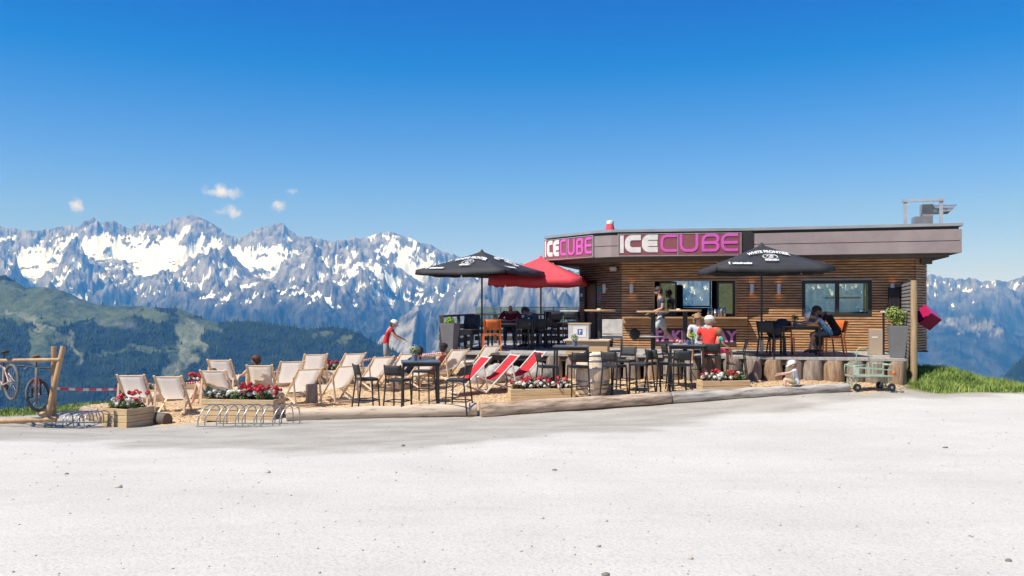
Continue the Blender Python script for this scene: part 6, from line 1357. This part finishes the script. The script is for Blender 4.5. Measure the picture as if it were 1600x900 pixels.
person('child in light blue t-shirt and white cap leaning over the right deck table', (x, y, z+.46), R(84), SIT, dict(spi=(0,.04,.27), che=(0,.20,.42), nek=(0,.34,.54), hea=(0,.46,.58), shL=(-.15,.24,.50), shR=(.15,.24,.50), elL=(-.26,.38,.36), wrL=(-.16,.62,.40), elR=(.26,.38,.36), wrR=(.16,.62,.38), knL=(-.12,.40,.10), anL=(-.12,.46,-.32), knR=(.12,.40,.08), anR=(.12,.26,-.34)), s=.92, hs=1.05, top=mat('tee_cyan', (.50,.50,.68), (.05,.38,.55), scale=2.2, lo=.46, hi=.54), low=C('shorts_grey', (.14,.15,.17)), leg=.8, hair=(.03,.02,.02), hat=W_cap, shoe=(.04,.04,.05), socks=C('sock_grey', (.42,.42,.44)))
x, y, z = DK(1306, 22.0)
person('adult in a black long-sleeved top bending over behind the child in blue', (x, y, z+.46), R(88), SIT, dict(spi=(0,.06,.28), che=(0,.22,.46), nek=(0,.36,.58), hea=(0,.48,.64), shL=(-.17,.24,.56), shR=(.17,.24,.56), elL=(-.26,.42,.36), wrL=(-.16,.66,.36), elR=(.26,.42,.36), wrR=(.16,.66,.36)), s=1.04, top=C('top_black', (.012,.012,.014)), sleeve=2, low=C('jeans_dark', (.02,.025,.04)), leg=2, hair=(.03,.025,.02), shoe=(.05,.05,.05))
x, y, z = DK(798, 25.3)
person('bald man in a dark red shirt seated under the left parasol facing the view', (x, y, z+.46), R(176), SIT, dict(elL=(-.30,.16,.36), wrL=(-.10,.36,.34), elR=(.30,.16,.36), wrR=(.10,.36,.34), nek=(0,.08,.62), hea=(0,.13,.74)), s=1.02, fat=1.12, top=C('shirt_maroon', (.30,.012,.03)), sleeve=1, low=C('jeans_blue', (.05,.07,.12)), leg=2, hair=None)
x, y, z = DK(842, 24.6)
person('person in a dark checked jacket leaning forward on a black chair under the left parasol', (x, y, z+.46), R(70), SIT, dict(spi=(0,.05,.27), che=(0,.20,.44), nek=(0,.32,.56), hea=(0,.42,.62), shL=(-.17,.22,.54), shR=(.17,.22,.54), elL=(-.26,.40,.34), wrL=(-.14,.60,.36), elR=(.26,.30,.28), wrR=(.16,.52,.20)), s=1.02, top=mat('jacket_check', (.03,.045,.07), (.10,.12,.15), scale=16), sleeve=2, low=C('trousers_black', (.02,.02,.025)), leg=2, hair=(.03,.025,.02), shoe=(.05,.05,.05))
x, y, z = GR(603, 24.4)
person('boy in red t-shirt and white cap standing behind the deckchairs reaching forward', (x, y, z), R(-88), STAND, dict(spi=(0,.03,1.12), che=(0,.12,1.30), nek=(0,.20,1.44), hea=(0,.27,1.56), shL=(-.16,.14,1.40), shR=(.16,.14,1.40), elL=(-.22,.30,1.16), wrL=(-.18,.55,1.04), elR=(.22,.28,1.16), wrR=(.18,.50,1.0), knL=(-.10,.06,.50), anL=(-.10,-.05,.09)), s=.86, hs=1.15, top=C('tee_red_boy', (.66,.04,.06)), low=C('shorts_greyboy', (.30,.33,.34)), leg=1.0, hair=(.05,.03,.02), hat=W_cap, sm=M_skinl)
x, y, z = GR(404, 20.75)
person('dark-haired woman in a black bikini top lying in a deckchair and turning left', (x, y, z), R(14), LIE, dict(nek=(-.03,-.38,.86), hea=(-.05,-.42,1.01), shL=(-.20,-.26,.76), elL=(-.36,-.06,.62), wrL=(-.26,.16,.60)), s=1.0, top=C('bikini_black', (.02,.02,.025)), sleeve=0, low=C('bikini_low', (.02,.02,.025)), leg=0, hair=(.07,.03,.02), hairlong=.15, look=R(70), shoe=None, sm=M_skinl)
x, y, z = GR(328, 20.1)
person('sunbather with bare reddish legs bent beside the long left flower planter', (x, y, z), R(38), LIE, dict(knL=(-.16,.46,.56), anL=(-.22,.62,.08), knR=(.02,.52,.52), anR=(-.02,.74,.08), hea=(0,-.26,.86), nek=(0,-.28,.74)), s=.95, top=C('swim_teal', (.05,.2,.22)), sleeve=0, low=C('swim_pink', (.62,.20,.28)), leg=.1, hair=(.06,.04,.03), shoe=None, sm=M_skinl)
x, y, z = GR(640, 22.1)
person('black-haired person in a deckchair whose head shows left of the potted plant', (x, y, z), R(46), LIE, dict(nek=(0,-.36,.80), hea=(0,-.38,.95)), s=1.0, top=C('top_navy', (.03,.04,.08)), low=C('shorts_navy', (.03,.04,.06)), leg=.6, hair=(.015,.012,.012), shoe=(.1,.1,.1))
x, y, z = GR(678, 22.3)
person('sunbather in a black cap in a deckchair behind the left bar table corner', (x, y, z), R(46), LIE, dict(nek=(0,-.36,.81), hea=(0,-.38,.96)), s=1.0, top=C('top_rust', (.45,.10,.07)), low=C('shorts_black', (.03,.03,.035)), leg=.6, hair=(.03,.02,.02), hat=C('cap_black', (.015,.015,.02)), look=R(-70), shoe=(.1,.1,.1))
